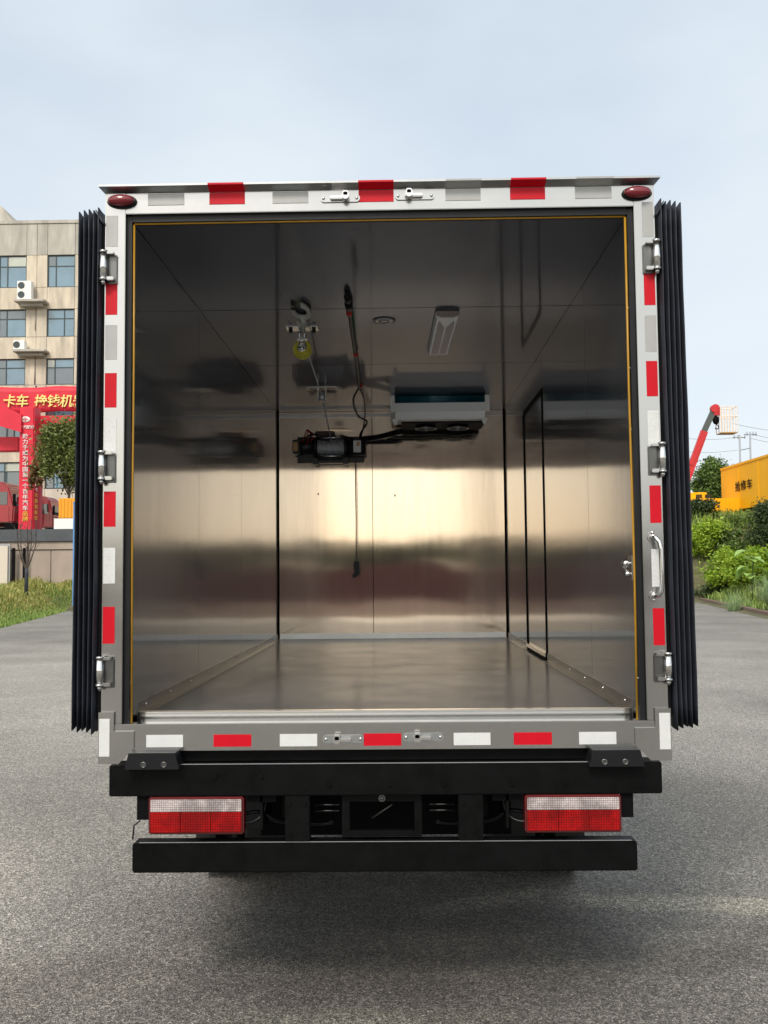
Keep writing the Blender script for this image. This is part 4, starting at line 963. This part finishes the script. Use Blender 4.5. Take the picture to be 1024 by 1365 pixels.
for s in (-1, 1):
    for z in (.65, .76):
        for dx in (-.028, .028): obj('bolt', cyl(B(), (s*.318+dx, -.0345, z), (s*.318+dx, -.041, z), .007, 6), M['black'], T)
    bx('gusset', M['black'], T, s*.45, s*.46, .0, .25, .66, .80); bx('gusset', M['black'], T, s*.60, s*.64, .08, .2, .56, .64)
    bm = B(); hose(bm, [(s*.20, .1, .66), (s*.27, .16, .64), (s*.40, .12, .66), (s*.50, .10, .70), (s*.66, .08, .64), (s*.72, .06, .66)], .008); obj('cable', bm, M['rubber2'], T)
    bm = B(); hose(bm, [(s*.44, .05, .78), (s*.46, .04, .70), (s*.52, .02, .68), (s*.56, .04, .72)], .006); obj('cable', bm, M['rubber2'], T)
# number-plate holder and centre plate
bm = B()
for q in ((-.156, .139, .76, .788), (-.156, .139, .632, .655), (-.156, -.128, .6555, .7595), (.112, .139, .6555, .7595)): box(bm, q[0], q[1], .0, .02, q[2], q[3])
cp_ = obj('plate_holder', bm, M['black'], T); bm = B(); sph(bm, (-.008, -.004, .772), .008, 10, 6); cyl(bm, (-.008, .0, .772), (-.008, -.004, .772), .013, 12); obj('plate_lamp', bm, M['hinge_plate'], cp_)
bm = B(); tube(bm, [(-.05, .12, .67), (.02, .14, .71), (.03, .14, .72)], .004, 6); tube(bm, [(.05, .2, .73), (.1, .2, .735)], .01, 6); obj('cable', bm, M['hinge_plate'], T)
# frame rails, cross members, spare wheel, suspension, axle, fuel tank, mud flaps, wheels
for s in (-1, 1): bx('frame_rail', M['black'], T, s*.33, s*.39, .1, 6.2, .68, .86)
for y in (.35, 1.1, 2.4, 3.6): bx('cross_member', M['dark'], T, -.329, .329, y, y+.07, .70, .84)
for y in (.02, .8, 1.6, 2.6, 3.6, 4.4): bx('floor_bearer', M['black'], T, -.95, .95, y+.12, y+.18, .93, 1.0)
bx('underfloor', M['dark'], T, -1.0, 1.0, .11, 4.6, 1.001, 1.02)
bx('shade_panel', M['dark'], T, -.50, .50, .30, .32, .56, .80)  # added dark sheet standing in for the shade under the truck
sw = obj('spare_wheel', torus(B(), (0, .75, .62), .27, .10, 'Z', 28, 10), M['tyre'], T); bm = B(); cyl(bm, (0, .75, .60), (0, .75, .64), .2, 20); obj('rim', bm, M['trim'], sw)
for s in (-1, 1):
    bm = B()
    for k in range(5): tube(bm, [(s*.44, 1.05+k*.08, .58-k*.018+.05), (s*.44, 1.7, .50-k*.018), (s*.44, 2.35-k*.08, .58-k*.018+.05)], .012, 6)
    obj('leaf_spring', bm, M['black'], T)
    bx('spring_shackle', M['black'], T, s*.40, s*.47, 1.0, 1.06, .55, .72)
    bx('mud_flap', M['rubber2'], T, s*.52, s*.985, 1.18, 1.19, .36, .92)
    for xi in (.55, .80):
        bm = B(); tube(bm, [(s*(xi-.02), 1.74, .38), (s*xi, 1.74, .38), (s*(xi+.17), 1.74, .38), (s*(xi+.19), 1.74, .38)], .37, 26)
        wh = obj('wheel', bm, M['tyre'], T); bm = B(); cyl(bm, (s*(xi+.17), 1.74, .38), (s*(xi+.195), 1.74, .38), .2, 18); obj('rim', bm, M['trim'], wh)
    bm = B(); tube(bm, [(s*.72, 5.4, .38), (s*.94, 5.4, .38)], .37, 26); wh = obj('wheel', bm, M['tyre'], T); bm = B(); cyl(bm, (s*.93, 5.4, .38), (s*.955, 5.4, .38), .2, 18); obj('rim', bm, M['trim'], wh)
bm = B(); cyl(bm, (-.8, 1.74, .38), (.8, 1.74, .38), .055, 12); sph(bm, (0, 1.74, .38), .17, 14, 8); obj('axle', bm, M['black'], T)
bx('fuel_tank', M['trim'], T, .45, .9, 3.0, 3.9, .45, .85, bev=.04)
bm = B(); tube(bm, [(-.2, .5, .5+.16), (-.28, 1.0, .6), (-.28, 3.5, .6)], .03, 10); obj('exhaust_pipe', bm, M['trim'], T)
bm = B()
for k in range(2):
    for s in (-1, 1): tube(bm, [(s*.17, .06, .735-.022*k), (s*.26, .06, .735-.022*k)], .004, 6)
obj('cable', bm, M['hinge_plate'], T)
# cab at the far end
M['cab_white'] = mat('white_cab_paint', (.6, .6, .6), .3, 0, var=.03, coat=.4)
bm = B(); prism(bm, [(4.8, .75), (6.35, .75), (6.45, 1.3), (6.1, 2.2), (5.9, 2.35), (4.85, 2.4)], -.95, .95, 'X'); bmesh.ops.bevel(bm, geom=bm.edges[:], offset=.05, segments=2, affect='EDGES'); obj('cab', bm, M['cab_white'], T)

# ================================================================== things inside the box
# ---- winch on the back wall
W = thing('electric_winch', 'black electric winch with grey cable drum on the back wall', 'winch', loc=(-.51, 4.42, 2.66)); W.scale = (1.05, 1, 1.03)
M['winch_black'] = mat('winch_black', (.02, .02, .022), .35)
bx('mounting_plate', M['winch_black'], W, -.27, .27, .085, .104, -.115, .10)
bm = B(); cyl(bm, (-.10, 0, 0), (.115, 0, 0), .055, 22)
dm = obj('drum', bm, M['rope'], W)
bm = B()
for k in range(17): torus(bm, (-.092+k*.0125, 0, 0), .060, .0068, 'X', 20, 6)
obj('wound_rope', bm, M['rope'], dm)
bm = B(); cyl(bm, (-.125, 0, 0), (-.105, 0, 0), .080, 24); cyl(bm, (.118, 0, 0), (.138, 0, 0), .080, 24); obj('drum_flange', bm, M['winch_black'], W)
bm = B(); cyl(bm, (-.27, 0, .01), (-.126, 0, .01), .050, 20); obj('motor', bm, M['winch_black'], W)
bm = B(); box(bm, -.295, -.235, -.07, .06, -.055, .06, .006); obj('motor_cap', bm, M['winch_black'], W); bx('label_plate', M['copper'], W, -.288, -.252, -.0745, -.0705, -.035, .04)
bm = B(); cyl(bm, (.139, 0, 0), (.285, 0, 0), .068, 24); obj('gearbox', bm, M['winch_black'], W); bx('warning_label', M['white_plastic'], W, .19, .25, -.083, -.076, -.05, .045); bx('label_plate', M['copper'], W, .215, .24, -.086, -.0835, .0, .035)
for z in (.075, -.075): obj('tie_bar', cyl(B(), (-.104, -.05, z), (.117, -.05, z), .008, 10), M['bright'], W)
bm = B(); box(bm, -.13, .135, -.03, .084, -.128, -.112, .003); [box(bm, x-.02, x+.02, -.05, .08, -.14, -.09, .003) for x in (-.115, .125)]; obj('foot', bm, M['winch_black'], W)
bx('control_box', mat('dark_red_brown_box', (.06, .02, .016), .4), W, -.12, .04, -.04, .07, .092, .132, bev=.008)
rng = random.Random(4)
for k in range(6):
    bm = B(); a = (-.11+rng.uniform(-.02, .02), -.05, .10); b_ = (-.24+k*.018, -.06, .03+rng.uniform(-.02, .02))
    tube(bm, [a, (a[0]-.05, -.08-rng.uniform(0, .03), .10+rng.uniform(-.02, .04)), (b_[0]+.02, -.09, b_[2]+.04), b_], .0055, 6); obj('wire', bm, M['redwire'] if k % 2 else M['rubber2'], W)
# rope from drum to ceiling pulleys (winch local = world - loc)
def wl(x, y, z): return ((x+.51)/1.05, y-4.42, (z-2.66)/1.03)
bm = B(); tube(bm, [wl(-.49, 4.36, 2.68), wl(-.50, 3.50, 2.925)], .0045, 7); tube(bm, [wl(-.50, 3.46, 2.925), wl(-.445, 1.74, 2.865)], .0045, 7); obj('wire_rope', bm, M['rope'], W)
# ---- guide pulley
gp = thing('guide_pulley', 'small steel guide pulley on a ceiling plate in front of the winch', 'pulley', loc=(-.50, 3.48, 2.982))
bx('ceiling_plate', M['bright'], gp, -.11, .11, -.05, .05, -.006, 0); [obj('cheek_plate', box(B(), x-.003, x+.003, -.03, .03, -.10, -.0065), M['bright'], gp) for x in (-.028, .028)]
bm = B(); cyl(bm, (-.022, 0, -.065), (.022, 0, -.065), .026, 18); cyl(bm, (-.034, 0, -.065), (.034, 0, -.065), .007, 10); obj('wheel', bm, M['rope'], gp)
# ---- hook block on ceiling plate
H = thing('hook_block', 'yellow hook block with steel hook hanging from a bolted ceiling plate', 'hook', loc=(-.467, 1.71, 2.982))
bx('ceiling_plate', M['bright'], H, -.088, .088, -.05, .05, -.007, 0, bev=.002)
for q in (-.065, .065):
    bm = B(); cyl(bm, (q, 0, -.03), (q, 0, -.0075), .008, 8); cyl(bm, (q, 0, -.022), (q, 0, -.010), .013, 6); cyl(bm, (q, -.02, -.016), (q, .02, -.016), .009, 6); obj('bolt', bm, M['rubber2'], H)
bm = B(); torus(bm, (-.014, 0, -.035), .028, .006, 'X', 18, 7); torus(bm, (.014, 0, -.035), .028, .006, 'X', 18, 7); box(bm, -.03, .03, -.012, .012, -.072, -.052, .003); obj('shackle', bm, M['bright'], H)
def tilted(bm, ang, c):
    bmesh.ops.rotate(bm, cent=c, matrix=Matrix.Rotation(ang, 3, 'X'), verts=bm.verts[:]); return bm
HC = (0, 0, -.125); TA = math.radians(-14)
bm = B(); cyl(bm, (0, -.016, -.125), (0, -.010, -.125), .052, 28); cyl(bm, (0, .010, -.125), (0, .016, -.125), .052, 28); obj('cheek_plate', tilted(bm, TA, HC), M['yellow'], H)
bm = B(); cyl(bm, (0, -.009, -.125), (0, .009, -.125), .044, 24); obj('sheave', tilted(bm, TA, HC), M['rope'], H)
bm = B(); torus(bm, (0, -.018, -.118), .022, .006, 'Y', 20, 7); torus(bm, (0, -.018, -.094), .016, .0055, 'Y', 18, 7); tube(bm, [(-.02, -.02, -.13), (.02, -.02, -.105)], .006, 7); sph(bm, (0, -.02, -.125), .012, 10, 6); obj('swivel', tilted(bm, TA, HC), M['bright'], H)
# the big steel hook lies flat under the ceiling in front of the plate
bm = B(); torus(bm, (0, 0, 0), .040, .0125, 'Z', 26, 9, -PI*.42, PI*1.18)
bmesh.ops.transform(bm, matrix=Matrix.Translation((.034, -.40, -.016)) @ Matrix.Diagonal((1, 3.0, 1, 1)), verts=bm.verts)
tube(bm, [(.034, -.29, -.018), (.024, -.2, -.022), (.008, -.06, -.03)], .016, 10, .013); box(bm, -.012, .040, -.20, -.10, -.03, -.008, .006); obj('hook', bm, mat('dull_hook_steel', (.50, .50, .45), .5, .0, var=.15), H)

# ---- power cable along ceiling
bm = B(); hose(bm, [(-.178, 1.10, 2.965), (-.182, 1.4, 2.962), (-.188, 1.8, 2.955), (-.195, 2.3, 2.96), (-.205, 2.9, 2.955), (-.215, 3.3, 2.95)], .0115)
PC = thing('power_cable', 'thick black power cable with red ties running along the ceiling', 'cable')
obj('cable', bm, M['rubber2'], PC)
bm = B(); hose(bm, [(-.215, 3.3, 2.95), (-.27, 3.55, 2.90), (-.25, 3.9, 2.84), (-.19, 4.15, 2.83), (-.255, 4.35, 2.75), (-.21, 4.45, 2.70), (-.33, 4.42, 2.735), (-.42, 4.40, 2.76)], .008)
hose(bm, [(-.215, 3.3, 2.95), (-.19, 3.55, 2.91), (-.195, 3.9, 2.87), (-.22, 4.2, 2.80), (-.26, 4.45, 2.72)], .006); obj('cable', bm, M['rubber2'], PC)
bm = B(); cyl(bm, (-.178, 1.04, 2.962), (-.178, 1.12, 2.962), .017, 12); cyl(bm, (-.178, 1.15, 2.962), (-.178, 1.25, 2.962), .021, 12); cyl(bm, (-.178, .99, 2.962), (-.178, 1.04, 2.962), .010, 10); obj('plug', bm, M['rubber2'], PC)
for y in (1.30, 2.25, 3.25):
    bm = B(); cyl(bm, (-.1805-(y-1.1)*.0105, y, 2.958), (-.181-(y-1.1)*.0105, y+.05, 2.958), .0165, 12); obj('tie', bm, M['redwire'], PC)
bm = B(); tube(bm, [(-.165, 1.3, 2.972), (-.19, 2.2, 2.968), (-.2, 3.2, 2.962)], .005, 6); obj('green_wire', bm, mat('green_insulation', (.02, .12, .06), .45), PC)
# ---- pendant control
PD = thing('pendant_control', 'black hand control hanging on a thin cord below the winch', 'remote control', loc=(-.297, 4.40, 1.57))
bm = B(); tube(bm, [(0, 0, .13), (.002, 0, .5), (-.002, .01, .97)], .0042, 7); obj('cord', bm, M['rubber2'], PD)
bm = B(); prism(bm, [(-.018, .135), (.024, .135), (.028, .06), (.02, .02), (-.02, -.005), (-.034, .006), (-.028, .03), (-.012, .045), (-.018, .09)], -.02, .02); bmesh.ops.bevel(bm, geom=bm.edges[:], offset=.004, segments=2, affect='EDGES'); obj('grip', bm, M['rubber2'], PD)
bm = B(); [box(bm, -.024, -.017, -.012, .012, z, z+.012) for z in (.06, .082, .104)]; obj('button', bm, M['rubber2'], PD)
# ---- evaporator
EV = thing('cooling_unit', 'white cooling unit with dark teal front coil at the ceiling and back wall', 'cooling unit', loc=(.39, 3.8, 2.982))
M['teal'] = mat('dark_teal_fins', (.015, .13, .17), .22, .2, var=.3, vscale=4, coat=.5)
M['evwhite'] = mat('pale_grey_casing', (.85, .84, .78), .45, 0, var=.03)
hw = .385
for s in (-1, 1): bx('end_cap', M['evwhite'], EV, s*hw, s*(hw-.035), 0, .62, -.13, -.001, bev=.004)
bm = B(); prism(bm, [(0, -.062), (.035, -.062), (.035, -.125), (.62, -.125), (.62, -.135), (.06, -.19), (.03, -.187), (0, -.132)], -hw+.0355, hw-.0355, 'X'); obj('casing', bm, M['evwhite'], EV)
bm = B()
for k in range(5): cyl(bm, (-hw+.037, .028, -.008-k*.0115), (hw-.037, .028, -.008-k*.0115), .0068, 8)
obj('coil', bm, M['teal'], EV); bx('coil_backing', mat('coil_backing', (.006, .03, .04), .4), EV, -hw+.037, hw-.037, .037, .05, -.0612, -.002)
for s in (-1, 1): obj('bracket_foot', prism(B(), [(s*.37, -.18), (s*.32, -.18), (s*.335, -.225), (s*.355, -.228)], .03, .05), M['evwhite'], EV)
bx('drip_tray', M['dark'], EV, -.30, .37, .20, .60, -.185, -.136, bev=.006)
for x in (-.1, .16):
    bm = B(); cyl(bm, (x, .4, -.20), (x, .4, -.186), .085, 20); f = obj('fan', bm, M['rubber2'], EV); bm = B(); torus(bm, (x, .4, -.205), .085, .006, 'Z', 20, 6); sph(bm, (x, .4, -.203), .022, 8, 5); obj('fan_guard', bm, M['trim'], f)
bm = B(); hose(bm, [(-.30, .45, -.215), (-.42, .52, -.235), (-.52, .6, -.245), (-.63, .65, -.25)], .024); hose(bm, [(-.36, .55, -.21), (-.42, .6, -.225), (-.30, .66, -.235), (.1, .68, -.225), (.3, .66, -.21)], .011); obj('hose', bm, M['rubber2'], EV)
# ---- ceiling lamp
CL = thing('ceiling_lamp', 'white two trough strip lamp fixed lengthwise to the steel ceiling', 'lamp', loc=(.325, 1.85, 2.982)); CL.rotation_euler = (0, 0, .02)
bm = B(); prism(bm, [(-.062, 0), (.062, 0), (.066, -.012), (.055, -.034), (-.055, -.034), (-.066, -.012)], -.43, .43); obj('lamp_body', bm, M['white_plastic'], CL)
M['trough'] = mat('lamp_trough_violet_grey', (.20, .19, .25), .35, .3)
for sg in (-1, 1):
    bm = B(); prism(bm, [(sg*.006, .40), (sg*.045, .40), (sg*.045, -.30), (sg*.040, -.38), (sg*.006, -.24)], -.0365, -.0345, 'Z'); obj('trough', bm, M['trough'], CL)
bx('centre_rib', M['white_plastic'], CL, -.004, .004, -.24, .40, -.040, -.0345)
bm = B(); prism(bm, [(-.06, -.001), (.06, -.001), (.062, -.018), (.03, -.030), (-.03, -.030), (-.062, -.018)], -.45, -.431); obj('end_cap', bm, mat('brown_grey_cap', (.30, .26, .23), .5), CL)
# ---- ceiling vent
CV = thing('ceiling_vent', 'round steel vent ring set in the ceiling left of the strip lamp', 'vent', loc=(-.005, 1.575, 2.982))
obj('ring', torus(B(), (0, 0, -.004), .058, .005, 'Z', 28, 8), M['grey_paint'], CV); bm = B(); cyl(bm, (0, 0, -.006), (0, 0, -.001), .050, 24); obj('disc', bm, M['trim'], CV)
bm = B(); torus(bm, (0, 0, -.007), .028, .003, 'Z', 22, 6); obj('inner_ring', bm, M['grey_paint'], CV)

bpy.context.view_layer.update()
